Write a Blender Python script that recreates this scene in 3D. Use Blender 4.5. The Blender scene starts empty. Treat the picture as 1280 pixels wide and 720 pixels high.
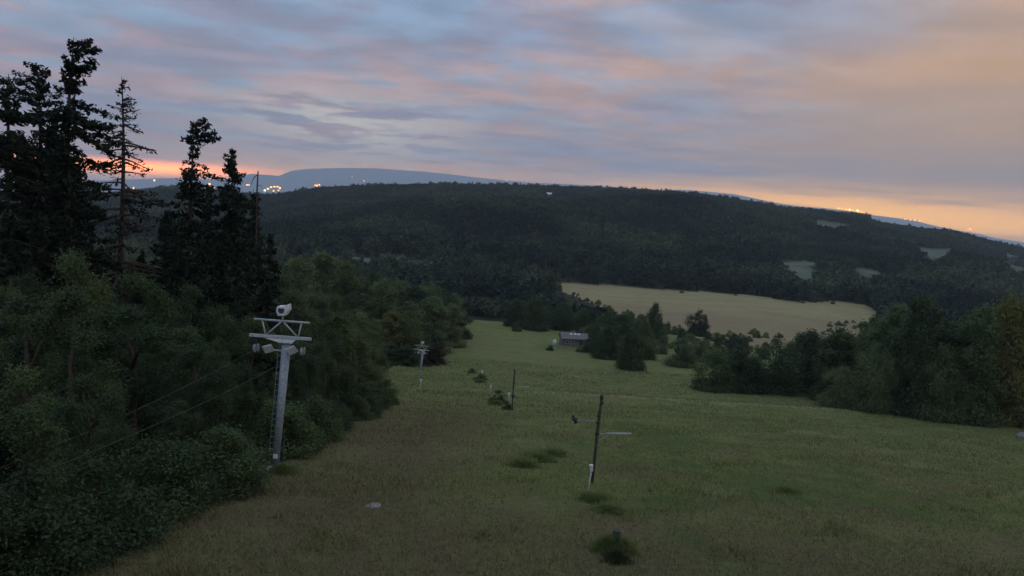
import bpy, math, random
import numpy as np
from mathutils import Vector, noise as mnoise

random.seed(7)
RNG = np.random.default_rng(7)
scene = bpy.context.scene
col = scene.collection
R = math.radians

# ------------------------------------------------------------------ camera model
F = 834.0                       # focal length in pixels of a 1280 px wide picture
PITCH, ROLL = R(7.0), R(4.0)
fw = np.array([0, math.cos(PITCH), -math.sin(PITCH)])
up0 = np.array([0, math.sin(PITCH), math.cos(PITCH)])
rt0 = np.array([1.0, 0, 0])
rt = rt0 * math.cos(ROLL) + up0 * math.sin(ROLL)
up = up0 * math.cos(ROLL) - rt0 * math.sin(ROLL)

def ray(px, py):
    d = fw * F + rt * (px - 640) - up * (py - 360)
    return d[0] / d[1], d[2] / d[1]          # x and z gained per metre of depth

def at(px, py, Y):
    a, b = ray(px, py)
    return Vector((a * Y, Y, b * Y))

# ------------------------------------------------------------------ terrain
SKY_HILL = [(-300, 262), (0, 250), (110, 246), (150, 240), (200, 235), (220, 234), (262, 238), (305, 243), (340, 243), (360, 239), (400, 234),
            (480, 230), (560, 229), (640, 230), (690, 231), (800, 236), (870, 240), (905, 246), (940, 252), (985, 261), (1030, 264), (1080, 268),
            (1094, 276), (1150, 285), (1185, 288), (1220, 296), (1260, 306), (1290, 312), (1600, 345)]
SKY_FAR = [(-300, 228), (0, 228), (100, 226), (170, 224), (215, 222), (280, 225), (298, 219), (316, 216), (335, 217), (348, 219), (364, 213), (385, 211), (430, 209), (470, 208), (530, 213),
           (600, 222), (660, 228), (740, 231), (860, 236), (920, 243), (1000, 257), (1060, 263), (1100, 269), (1150, 277), (1200, 288),
           (1240, 296), (1280, 303), (1600, 330)]
DR, DF = 1400.0, 9000.0
hu = np.array([ray(*p)[0] for p in SKY_HILL]); hz = np.array([ray(*p)[1] for p in SKY_HILL]) * DR - 11.5
fu = np.array([ray(*p)[0] for p in SKY_FAR]); fz = np.array([ray(*p)[1] for p in SKY_FAR]) * DF
PY = np.array([-400, -100, -20, 0, 40, 98, 122, 170, 230, 280, 330, 400, 470])
PZ = np.array([45, 10, -2.0, -6, -15, -28, -31.5, -36.8, -41.4, -47, -54.5, -53, -51])

def sstep(a, b, x):
    t = np.clip((x - a) / (b - a), 0, 1)
    return t * t * (3 - 2 * t)

def profile(y):
    # gently rounded piecewise profile
    s = 0
    for o in (-8, -4, 0, 4, 8):
        s = s + np.interp(y + o * np.clip(y / 60, 0.15, 2.0), PY, PZ)
    return s / 5

def vn(x, y, s, seed=0.0):
    # cheap smooth pseudo noise from sines, about -1..1
    x = x / s + seed * 3.1; y = y / s - seed * 1.7
    return (np.sin(x + 1.3 * np.sin(y * .7 + seed)) + np.sin(1.37 * y + 1.1 * np.sin(x * .83)) + np.sin(.71 * x - .93 * y + 2 * seed)) / 3

def wood_edge(y):
    return np.interp(y, [0, 30, 60, 68, 76, 122, 128, 140, 160, 260], [-10.2, -10.5, -11.7, -12.6, -20.5, -21.5, -13.2, -15.5, -14.2, -15.5])

def height(x, y):
    x = np.asarray(x, float); y = np.asarray(y, float)
    u = np.where(y > 1, x / np.maximum(y, 1.0), np.clip(x, -1, 1))
    near = profile(y)
    rise = 0.11 * np.clip(-x - 17, 0, 60) * (1 - sstep(200, 380, y)) + 0.03 * np.clip(x - 30, 0, 120) * (1 - sstep(200, 350, y)) * 0
    near = near + rise + vn(x, y, 9, 1.0) * .16 + vn(x, y, 2.6, 2.0) * .05 + vn(x, y, 31, 5.0) * .5 * sstep(40, 140, y)
    # small terrace crossing the piste
    near = near + 0.55 * np.exp(-((y - 96 - 0.06 * x) / 5) ** 2) * sstep(-4, 14, x)
    zr = np.interp(u, hu, hz); zf = np.interp(u, fu, fz)
    s = np.clip((y - 470) / (DR - 470), 0, 1)
    hill = -51 + (zr + 51) * (0.45 * s + 0.55 * s * s * (3 - 2 * s)) + vn(x, y, 85, 3.0) * 13 * np.sin(np.pi * s) + vn(x, y, 200, 4.0) * 16 * np.sin(np.pi * s)
    back = zr + (-130 - zr) * sstep(DR, DR + 1300, y)
    s2 = np.clip((y - 5500) / (DF - 5500), 0, 1)
    far = -130 + (zf + 130) * s2 ** 1.3 + (vn(x, y, 420, 6) * 38 + vn(x, y, 170, 8) * 14) * np.sin(np.pi * s2)
    far2 = zf + (-140 - zf) * sstep(DF, DF + 2500, y)
    z = np.where(y < 470, near, np.where(y < DR, hill, np.where(y < 5500, back, np.where(y < DF, far, far2))))
    return z

def hgt(x, y):
    return float(height(x, y))

def G(px, py, y0=8.0, y1=16000.0):
    a, b = ray(px, py)
    ys = np.exp(np.linspace(math.log(y0), math.log(y1), 900))
    for _ in range(3):
        k = np.nonzero(b * ys < height(a * ys, ys))[0]
        if len(k) == 0: raise ValueError("no ground at %s %s" % (px, py))
        ys = np.linspace(ys[max(0, k[0] - 1)], ys[k[0]], 40)
    hi = float(ys[-1]) if k[0] > 38 else float(ys[1])
    return Vector((a * hi, hi, hgt(a * hi, hi)))

# ------------------------------------------------------------------ mesh helpers
def np_mesh(name, v, f, smooth=False):
    me = bpy.data.meshes.new(name)
    v = np.asarray(v, np.float32); f = np.asarray(f, np.int32)
    n, k = f.shape
    me.vertices.add(len(v)); me.vertices.foreach_set('co', v.ravel())
    me.loops.add(n * k); me.loops.foreach_set('vertex_index', f.ravel())
    me.polygons.add(n); me.polygons.foreach_set('loop_start', np.arange(0, n * k, k, dtype=np.int32))
    me.update(calc_edges=True)
    if smooth: me.polygons.foreach_set('use_smooth', np.ones(n, bool))
    return me

def face_attr(me, name, vals):
    a = me.attributes.new(name, 'FLOAT', 'FACE'); a.data.foreach_set('value', np.asarray(vals, np.float32))

class MB:
    def __init__(s): s.v = []; s.f = []; s.smooth = []
    def tube(s, p0, p1, r0, r1=None, n=10, cap=True):
        r1 = r0 if r1 is None else r1
        p0 = Vector(p0); p1 = Vector(p1); d = (p1 - p0).normalized()
        a = d.orthogonal().normalized(); b = d.cross(a); i0 = len(s.v)
        for p, r in ((p0, r0), (p1, r1)):
            for k in range(n):
                t = 2 * math.pi * k / n
                s.v.append(p + a * (math.cos(t) * r) + b * (math.sin(t) * r))
        for k in range(n):
            s.f.append((i0 + k, i0 + (k + 1) % n, i0 + n + (k + 1) % n, i0 + n + k)); s.smooth.append(n > 6)
        if cap:
            s.f.append(tuple(i0 + k for k in reversed(range(n)))); s.smooth.append(False)
            s.f.append(tuple(i0 + n + k for k in range(n))); s.smooth.append(False)
        return s
    def path(s, pts, radii, n=8):
        pts = [Vector(p) for p in pts]; i0 = len(s.v); m = len(pts)
        ref = None
        for i, p in enumerate(pts):
            d = (pts[min(i + 1, m - 1)] - pts[max(i - 1, 0)]).normalized()
            if ref is None: ref = d.orthogonal().normalized()
            a = (ref - d * ref.dot(d)).normalized(); ref = a; b = d.cross(a)
            r = radii[i] if isinstance(radii, (list, tuple)) else radii
            for k in range(n):
                t = 2 * math.pi * k / n
                s.v.append(p + a * (math.cos(t) * r) + b * (math.sin(t) * r))
        for i in range(m - 1):
            for k in range(n):
                q = i0 + i * n
                s.f.append((q + k, q + (k + 1) % n, q + n + (k + 1) % n, q + n + k)); s.smooth.append(True)
        s.f.append(tuple(i0 + k for k in reversed(range(n)))); s.smooth.append(False)
        s.f.append(tuple(i0 + (m - 1) * n + k for k in range(n))); s.smooth.append(False)
        return s
    def box(s, c, size, mat=None, taper=1.0):
        c = Vector(c); i0 = len(s.v); hx, hy, hz_ = (q / 2 for q in size)
        for z, t in ((-hz_, 1.0), (hz_, taper)):
            for x, y in ((-hx, -hy), (hx, -hy), (hx, hy), (-hx, hy)):
                p = Vector((x * t, y * t, z))
                if mat is not None: p = mat @ p
                s.v.append(c + p)
        for f in ((3, 2, 1, 0), (4, 5, 6, 7), (0, 1, 5, 4), (1, 2, 6, 5), (2, 3, 7, 6), (3, 0, 4, 7)):
            s.f.append(tuple(i0 + k for k in f)); s.smooth.append(False)
        return s
    def prism(s, pts, a, b):                  # convex outline pts (Vectors) swept from offset a to offset b
        a = Vector(a); b = Vector(b); i0 = len(s.v); n = len(pts)
        for o in (a, b):
            for p in pts: s.v.append(Vector(p) + o)
        s.f.append(tuple(i0 + k for k in reversed(range(n)))); s.smooth.append(False)
        s.f.append(tuple(i0 + n + k for k in range(n))); s.smooth.append(False)
        for k in range(n):
            s.f.append((i0 + k, i0 + (k + 1) % n, i0 + n + (k + 1) % n, i0 + n + k)); s.smooth.append(False)
        return s
    def ball(s, c, r, seg=10, ring=6, sq=(1, 1, 1)):
        c = Vector(c); i0 = len(s.v)
        for j in range(ring + 1):
            th = math.pi * j / ring
            for k in range(seg):
                ph = 2 * math.pi * k / seg
                s.v.append(c + Vector((math.sin(th) * math.cos(ph) * r * sq[0], math.sin(th) * math.sin(ph) * r * sq[1], math.cos(th) * r * sq[2])))
        for j in range(ring):
            for k in range(seg):
                q = i0 + j * seg
                s.f.append((q + k, q + seg + k, q + seg + (k + 1) % seg, q + (k + 1) % seg)); s.smooth.append(True)
        return s
    def mesh(s, name):
        me = bpy.data.meshes.new(name); me.from_pydata([tuple(p) for p in s.v], [], s.f)
        me.polygons.foreach_set('use_smooth', s.smooth); me.update(); return me
    def build(s, name, mat, parent=None, bevel=0):
        return link(name, s.mesh(name), mat, parent, bevel)

def link(name, me, mat, parent=None, bevel=0):
    if mat is not None and len(me.materials) == 0: me.materials.append(mat)
    o = bpy.data.objects.new(name, me); col.objects.link(o)
    if parent is not None: o.parent = parent
    if bevel:
        m = o.modifiers.new('bevel', 'BEVEL'); m.width = bevel; m.segments = 2; m.limit_method = 'ANGLE'
    return o

def tag(o, label=None, cat=None, group=None, kind=None):
    for k, v in (('label', label), ('category', cat), ('group', group), ('kind', kind)):
        if v: o[k] = v
    return o

def empty(name, loc, rz=0.0):
    o = bpy.data.objects.new(name, None); o.empty_display_size = .3; col.objects.link(o)
    o.location = loc; o.rotation_euler = (0, 0, rz); return o

def copy_tree(o, parent=None):
    c = o.copy(); col.objects.link(c)
    if parent is not None: c.parent = parent
    for ch in list(o.children): copy_tree(ch, c)
    return c

# ------------------------------------------------------------------ materials
class NT:
    def __init__(s, tree): s.t = tree; s.n = tree.nodes; s.l = tree.links
    def node(s, typ, **kw):
        n = s.n.new(typ)
        for k, v in kw.items():
            if k == 'inp':
                for i, x in v.items():
                    if hasattr(x, 'is_output'): s.l.new(x, n.inputs[i])
                    else: n.inputs[i].default_value = x
            else: setattr(n, k, v)
        return n
    def math(s, op, a, b=0.0, c=0.0, clamp=False):
        return s.node('ShaderNodeMath', operation=op, use_clamp=clamp, inp={0: a, 1: b, 2: c}).outputs[0]
    def mix(s, f, a, b, blend='MIX'):
        n = s.node('ShaderNodeMix', data_type='RGBA', blend_type=blend, inp={0: f, 6: a, 7: b}); return n.outputs[2]
    def noise(s, vec, scale, detail=4, rough=.55, dist=0.0):
        return s.node('ShaderNodeTexNoise', inp={'Vector': vec, 'Scale': scale, 'Detail': detail, 'Roughness': rough, 'Distortion': dist}).outputs[0]
    def ss(s, v, a, b):
        return s.node('ShaderNodeMapRange', interpolation_type='SMOOTHSTEP', inp={0: v, 1: a, 2: b, 3: 0.0, 4: 1.0}).outputs[0]

def C4(*c): return (c[0], c[1], c[2], 1.0)

def new_mat(name):
    m = bpy.data.materials.new(name); m.use_nodes = True
    t = NT(m.node_tree); b = t.n['Principled BSDF']; return m, t, b

def plain(name, c, rough=.6, metal=0.0, var=.25, scale=6.0):
    m, t, b = new_mat(name)
    g = t.node('ShaderNodeTexCoord').outputs['Object']
    n = t.noise(g, scale, 6, .65)
    dark = C4(*[x * (1 - var) for x in c]); light = C4(*[min(1, x * (1 + var)) for x in c])
    t.l.new(t.mix(t.ss(n, .3, .7), dark, light), b.inputs['Base Color'])
    b.inputs['Roughness'].default_value = rough; b.inputs['Metallic'].default_value = metal
    return m

def emit(name, c, s):
    m, t, b = new_mat(name)
    b.inputs['Base Color'].default_value = C4(.2, .2, .2)
    b.inputs['Emission Color'].default_value = C4(*c); b.inputs['Emission Strength'].default_value = s
    return m

def leaf_mat(name, stops, trans=.25, patch=.35, amp=.8):
    m, t, b = new_mat(name)
    rnd = t.node('ShaderNodeAttribute', attribute_name='rnd').outputs['Fac']
    oi = t.node('ShaderNodeObjectInfo').outputs['Random']
    pos = t.node('ShaderNodeNewGeometry').outputs['Position']
    big = t.noise(pos, patch, 3)
    v = t.math('ADD', t.math('MULTIPLY', rnd, .4), t.math('ADD', t.math('MULTIPLY', oi, .45), t.math('MULTIPLY', t.math('SUBTRACT', big, .5), amp)))
    cr = t.node('ShaderNodeValToRGB', inp={0: v})
    e = cr.color_ramp.elements
    e[0].position = 0; e[0].color = C4(*stops[0]); e[1].position = 1; e[1].color = C4(*stops[-1])
    for i, c in enumerate(stops[1:-1]):
        k = cr.color_ramp.elements.new((i + 1) / (len(stops) - 1)); k.color = C4(*c)
    t.l.new(cr.outputs[0], b.inputs['Base Color'])
    b.inputs['Roughness'].default_value = .75
    b.inputs['Specular IOR Level'].default_value = .15
    tr = t.node('ShaderNodeBsdfTranslucent', inp={0: cr.outputs[0]})
    mx = t.node('ShaderNodeMixShader', inp={0: trans, 1: b.outputs[0], 2: tr.outputs[0]})
    t.l.new(mx.outputs[0], t.n['Material Output'].inputs['Surface'])
    return m

M = {}
M['leaf'] = leaf_mat('leaf_green', [(.050, .084, .040), (.080, .122, .052), (.120, .162, .062), (.17, .195, .072)])
M['leaf_pale'] = leaf_mat('leaf_grey_green', [(.09, .135, .065), (.14, .185, .08), (.20, .235, .095)])
M['leaf_yellow'] = leaf_mat('leaf_yellow_green', [(.11, .13, .045), (.17, .175, .058), (.23, .21, .075)])
M['leaf_dark'] = leaf_mat('leaf_deep_green', [(.038, .066, .036), (.058, .092, .044), (.088, .122, .054)])
M['leaf_straw'] = leaf_mat('leaf_straw', [(.20, .20, .09), (.26, .245, .12), (.32, .29, .15)], .5)
M['leaf_weed'] = leaf_mat('leaf_weed', [(.13, .18, .06), (.18, .23, .08), (.23, .27, .10)], .5)
M['leaf_deep'] = leaf_mat('leaf_deep_weed', [(.04, .06, .03), (.06, .085, .038), (.09, .115, .05)], .2)
M['leaf_red'] = leaf_mat('leaf_russet', [(.05, .045, .03), (.065, .052, .034), (.085, .065, .04)])
M['needle'] = leaf_mat('needle_green', [(.012, .024, .016), (.022, .038, .024), (.036, .056, .032)], .08)
M['forest'] = leaf_mat('forest_green', [(.014, .030, .024), (.026, .046, .034), (.044, .070, .044), (.070, .100, .056), (.10, .125, .066)], .1, .008, 3.2)
M['bark'] = plain('bark', (.07, .055, .045), .9, 0, .4, 5)
M['steel'] = plain('galvanised_steel', (.27, .32, .36), .6, .2, .28, 7)
M['concrete'] = plain('concrete', (.24, .24, .22), .95, 0, .3, 4)
M['steel_pale'] = plain('pale_painted_steel', (.40, .46, .46), .55, .1, .25, 8)
M['white'] = plain('white_paint', (.66, .70, .72), .55, 0, .2, 4)
M['dark_steel'] = plain('dark_steel', (.05, .055, .05), .6, .3, .3, 10)
M['wood_post'] = plain('weathered_wood', (.06, .055, .045), .9, 0, .35, 8)
M['rubber'] = plain('rubber', (.03, .03, .032), .7, 0, .3, 10)
M['rope'] = plain('rope_steel', (.09, .115, .10), .6, .3, .2, 3)
M['green_box'] = plain('dark_green_paint', (.022, .042, .032), .7, 0, .3, 6)
M['stone'] = plain('pale_stone', (.20, .20, .185), .9, 0, .35, 3)
M['roof'] = plain('grey_roof', (.16, .15, .16), .8, 0, .3, 3)
M['plank'] = plain('grey_planks', (.15, .14, .13), .9, 0, .3, 4)
M['glass'] = plain('dark_glass', (.03, .04, .05), .15, 0, .1, 2)
M['town_wall'] = plain('town_wall', (.35, .33, .3), .8, 0, .2, .1)
M['lamp_orange'] = emit('lamp_orange', (1.0, .40, .07), 2.2)
M['lamp_warm'] = emit('lamp_warm', (1.0, .58, .16), 1.9)
M['lamp_white'] = emit('lamp_white', (1.0, .70, .28), 2.6)
M['town_orange'] = emit('town_orange', (1.0, .40, .07), 4.2)
M['town_warm'] = emit('town_warm', (1.0, .50, .12), 3.6)
M['town_white'] = emit('town_white', (1.0, .60, .22), 4.5)
M['lamp_red'] = emit('lamp_red', (1.0, .10, .04), 5)

# ------------------------------------------------------------------ ground sheet
def poly_mask(x, y, poly):
    inside = np.zeros(x.shape, bool); n = len(poly)
    for i in range(n):
        x0, y0 = poly[i]; x1, y1 = poly[(i + 1) % n]
        c = ((y0 > y) != (y1 > y)) & (x < (x1 - x0) * (y - y0) / (y1 - y0 + 1e-9) + x0)
        inside ^= c
    return inside

def pix_poly(pts): return [(lambda g: (g.x, g.y))(G(*p, 200)) for p in pts]

BEIGE = pix_poly([(690, 352), (760, 356), (830, 362), (900, 366), (950, 370), (985, 376), (1020, 378), (1045, 376), (1082, 381), (1100, 392),
                  (1085, 412), (1040, 425), (960, 432), (930, 432), (890, 428), (840, 415), (790, 400), (740, 380), (705, 366)])
PATCHES = [pix_poly(p) for p in (
    [(1014, 275), (1040, 277), (1064, 281), (1062, 287), (1036, 285), (1016, 282)],
    [(1140, 309), (1160, 310), (1192, 312), (1196, 322), (1172, 327), (1156, 322)],
    [(1248, 325), (1275, 334), (1300, 340), (1300, 347), (1262, 340), (1248, 333)],
    [(1252, 316), (1276, 322), (1276, 324), (1254, 319)],
    [(978, 327), (1012, 325), (1020, 338), (1012, 352), (992, 345)],
    [(1062, 336), (1085, 334), (1106, 344), (1080, 348)],
    [(440, 322), (470, 322), (476, 328), (450, 329)],
    [(474, 324), (510, 318), (506, 326), (480, 327)],
    [(500, 328), (545, 326), (540, 334), (505, 334)],
    [(682, 246), (690, 246), (691, 249), (683, 249)],
)]

def cover(x, y):
    b = poly_mask(x, y, BEIGE)
    p = np.zeros(x.shape, bool)
    wx = x + 5 * vn(x, y, 7, 2) + 3 * vn(x, y, 2.5, 5); wy = y + 9 * vn(x, y, 9, 4) + 5 * vn(x, y, 3.1, 1)
    for q in PATCHES: p |= poly_mask(wx, wy, q)
    edge = wood_edge(y) + .8 * vn(x * 0, y, 6, .4)
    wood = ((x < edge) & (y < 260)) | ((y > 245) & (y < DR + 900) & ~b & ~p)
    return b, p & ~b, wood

th_front = np.radians(np.arange(-56, 56.01, .12)); th_back = np.radians(np.arange(60, 300.1, 6.0))
TH = np.concatenate([th_front, th_back])
rr = [1.5]
while rr[-1] < 12500: rr.append(rr[-1] * (1.014 if 12 < rr[-1] < 1700 else 1.05) + .02)
RR = np.array(rr)
tt, ra = np.meshgrid(TH, RR)
gx = np.sin(tt) * ra; gy = np.cos(tt) * ra
gz = height(gx, gy)
nt, nr = len(TH), len(RR)
ii = np.arange(nr - 1)[:, None] * nt; jj = np.arange(nt)[None, :]; j2 = (jj + 1) % nt
faces = np.stack([ii + jj, ii + nt + jj, ii + nt + j2, ii + j2], -1).reshape(-1, 4)[:, ::-1]
verts = np.stack([gx, gy, gz], -1).reshape(-1, 3)
c0 = len(verts); verts = np.vstack([verts, [[0, 0, hgt(0, 0)]]])
gm = np_mesh('ground', verts, faces, True)
# close the small hole under the camera
import bmesh
bm = bmesh.new(); bm.from_mesh(gm); bm.verts.ensure_lookup_table()
for j in range(nt): bm.faces.new((bm.verts[c0], bm.verts[(j + 1) % nt], bm.verts[j]))
bm.to_mesh(gm); bm.free()
fx, fy = verts[:, 0], verts[:, 1]
b_, p_, w_ = cover(fx, fy)
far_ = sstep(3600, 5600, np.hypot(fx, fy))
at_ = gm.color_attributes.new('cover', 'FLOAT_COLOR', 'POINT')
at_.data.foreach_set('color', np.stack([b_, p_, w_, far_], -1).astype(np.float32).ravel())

m, t, b = new_mat('ground_cover')
pos = t.node('ShaderNodeNewGeometry').outputs['Position']
sp = t.node('ShaderNodeSeparateXYZ', inp={0: pos})
ca = t.node('ShaderNodeAttribute', attribute_name='cover')
sc_ = t.node('ShaderNodeSeparateColor', inp={0: ca.outputs['Color']})
n_big = t.noise(pos, .045, 4, .6, .6); n_mid = t.noise(pos, .33, 5, .65, .4); n_fine = t.noise(pos, 3.2, 6, .75)
pst = t.node('ShaderNodeMapping', inp={0: pos, 3: (.9, .22, 1)}).outputs[0]
n_str = t.noise(pst, .5, 5, .7)
grass = t.mix(t.ss(n_mid, .3, .7), C4(.126, .156, .050), C4(.196, .215, .074))
grass = t.mix(t.math('MULTIPLY', t.ss(n_big, .44, .62), .4), grass, C4(.22, .21, .095))
n_lush = t.noise(pos, .11, 4, .6, .8)
grass = t.mix(t.math('MULTIPLY', t.math('SUBTRACT', 1.0, t.ss(n_lush, .36, .50)), .75), grass, C4(.085, .135, .042))
grass = t.mix(t.math('MULTIPLY', t.ss(n_str, .52, .72), .45), grass, C4(.20, .18, .10))
n_run = t.noise(t.node('ShaderNodeMapping', inp={0: pos, 3: (.30, .018, 1)}).outputs[0], 1.0, 4, .6, .5)
grass = t.mix(t.math('MULTIPLY', t.ss(n_run, .50, .66), .55), grass, C4(.185, .145, .078))
grass = t.mix(t.math('MULTIPLY', t.ss(sp.outputs[1], 34, 75), .22), grass, C4(.22, .26, .10))
crest = t.math('ABSOLUTE', t.math('SUBTRACT', sp.outputs[1], t.math('ADD', 97.5, t.math('MULTIPLY', sp.outputs[0], .06))))
crest = t.math('MULTIPLY', t.math('SUBTRACT', 1.0, t.ss(crest, .2, 5.0)), t.ss(sp.outputs[0], -2, 8))
grass = t.mix(t.math('MULTIPLY', crest, t.math('MULTIPLY', t.ss(n_mid, .25, .65), .75)), grass, C4(.36, .34, .20))
# worn brownish lift track and dry turf at the upper end of the piste
trk = t.math('MULTIPLY', t.math('SUBTRACT', t.ss(sp.outputs[0], -13, -9), t.ss(sp.outputs[0], -4.5, .5)), t.math('SUBTRACT', 1.0, t.ss(sp.outputs[1], 48, 85)))
dry = t.math('SUBTRACT', 1.0, t.ss(sp.outputs[1], 19, 30))
dry = t.math('MAXIMUM', trk, t.math('MULTIPLY', dry, .9))
dry = t.math('MULTIPLY', dry, t.ss(t.math('ADD', n_str, t.math('MULTIPLY', n_mid, .4)), .38, .85), clamp=True)
grass = t.mix(dry, grass, C4(.150, .122, .068))
grass = t.mix(t.math('MULTIPLY', t.ss(n_fine, .45, .75), .55), grass, C4(.032, .042, .022))
n_field = t.noise(pos, .014, 5, .6, .8)
fb = t.math('SUBTRACT', t.math('ADD', 1.0, t.math('MULTIPLY', t.math('SUBTRACT', n_field, .5), 2.6)), t.ss(sp.outputs[1], 355, 425), clamp=True)
beige = t.mix(fb, C4(.34, .30, .155), C4(.275, .22, .13))
beige = t.mix(t.math('MULTIPLY', t.ss(t.noise(t.node('ShaderNodeMapping', inp={0: pos, 3: (.02, .16, 1)}).outputs[0], 1.0, 4, .6), .45, .62), .35), beige, C4(.20, .20, .095))
beige = t.mix(t.math('MULTIPLY', t.ss(t.noise(pos, .25, 6, .75), .45, .75), .4), beige, C4(.12, .115, .06))
patch = t.mix(t.ss(t.noise(pos, .03, 5, .65), .35, .65), C4(.085, .115, .085), C4(.15, .175, .13))
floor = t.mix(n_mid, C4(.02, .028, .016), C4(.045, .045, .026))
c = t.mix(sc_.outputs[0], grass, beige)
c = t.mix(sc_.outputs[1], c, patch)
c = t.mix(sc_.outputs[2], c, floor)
c = t.mix(ca.outputs['Alpha'], c, t.mix(t.noise(pos, .0011, 5), C4(.27, .32, .40), C4(.34, .39, .46)))  # far mountains: part of the distance haze is put into this pale blue
t.l.new(c, b.inputs['Base Color']); b.inputs['Roughness'].default_value = .95; b.inputs['Specular IOR Level'].default_value = .1
bp = t.node('ShaderNodeBump', inp={'Height': t.math('ADD', n_fine, t.math('MULTIPLY', n_mid, 1.6)), 'Strength': .9, 'Distance': .18})
t.l.new(bp.outputs[0], b.inputs['Normal'])
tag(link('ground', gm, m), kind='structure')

# ------------------------------------------------------------------ grass blades on the near piste (one uncountable mass)
def blades(n):
    y = 12 + (RNG.random(n) ** 1.9) * 130
    x = (RNG.random(n) * 2 - 1) * (y * .86 + 3)
    keep = (x > wood_edge(y) - .3 + RNG.normal(0, .5, n)) & (vn(x, y, 2.2, 7) + .5 * vn(x, y, .7, 3) + RNG.normal(0, .45, n) > -.7)
    x, y = x[keep], y[keep]; n = len(x)
    z = height(x, y)
    a = RNG.random(n) * 2 * np.pi
    tall = (.04 + .09 * RNG.random(n) ** 2) * (1 + y / 90) * (1 + .9 * np.clip(vn(x, y, 3.4, 1.5), 0, 1) + 2.2 * np.clip(vn(x, y, 1.1, 4.5) + .6 * vn(x, y, .43, 2.5) - .45, 0, 1))
    w = (.006 + .007 * RNG.random(n)) * (1 + y / 30)
    lean = RNG.normal(0, .55, (n, 2)) * tall[:, None]
    base = np.stack([x, y, z - .02], -1)
    dx = np.stack([np.cos(a) * w, np.sin(a) * w, np.zeros(n)], -1)
    tip = base + np.stack([lean[:, 0], lean[:, 1], tall + .02], -1)
    v = np.stack([base - dx, base + dx, tip], 1).reshape(-1, 3)
    me = np_mesh('grass', v, np.arange(3 * n).reshape(n, 3))
    face_attr(me, 'rnd', RNG.random(n)); return me
m, t, b = new_mat('grass_blades')
pos = t.node('ShaderNodeNewGeometry').outputs['Position']
rnd = t.node('ShaderNodeAttribute', attribute_name='rnd').outputs['Fac']
sp = t.node('ShaderNodeSeparateXYZ', inp={0: pos})
trk = t.math('MULTIPLY', t.math('SUBTRACT', t.ss(sp.outputs[0], -13, -9), t.ss(sp.outputs[0], -4.5, .5)), t.math('SUBTRACT', 1.0, t.ss(sp.outputs[1], 48, 85)))
dryb = t.math('MAXIMUM', trk, t.math('MULTIPLY', t.math('SUBTRACT', 1.0, t.ss(sp.outputs[1], 19, 30)), .9))
dryb = t.math('ADD', t.math('MULTIPLY', dryb, .62), t.math('MULTIPLY', t.ss(t.noise(pos, .05, 4), .4, .65), .25), clamp=True)
cg = t.mix(rnd, C4(.128, .160, .054), C4(.218, .246, .088))
n_run = t.noise(t.node('ShaderNodeMapping', inp={0: pos, 3: (.30, .018, 1)}).outputs[0], 1.0, 4, .6, .5)
cg = t.mix(t.math('MULTIPLY', t.ss(n_run, .50, .66), .5), cg, C4(.19, .15, .08))
cd = t.mix(rnd, C4(.125, .105, .058), C4(.20, .168, .09))
t.l.new(t.mix(dryb, cg, cd), b.inputs['Base Color']); b.inputs['Roughness'].default_value = .8; b.inputs['Specular IOR Level'].default_value = .15
tag(link('grass', blades(420000), m), kind='stuff')

# ------------------------------------------------------------------ leafy trees
def quads_at(p, nrm, size, asp=.55):
    n = len(p)
    nrm = nrm / (np.linalg.norm(nrm, axis=1, keepdims=True) + 1e-9)
    rv = RNG.normal(size=(n, 3)); a = np.cross(nrm, rv); a /= np.linalg.norm(a, axis=1, keepdims=True) + 1e-9
    c = np.cross(nrm, a); size = np.asarray(size).reshape(-1, 1) * np.ones((n, 1))
    a = a * size * .5; c = c * size * .5 * asp
    v = np.stack([p - a, p - c * .9 + a * .1, p + a, p + c], 1).reshape(-1, 3)
    return v, np.arange(4 * n).reshape(n, 4)

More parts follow.
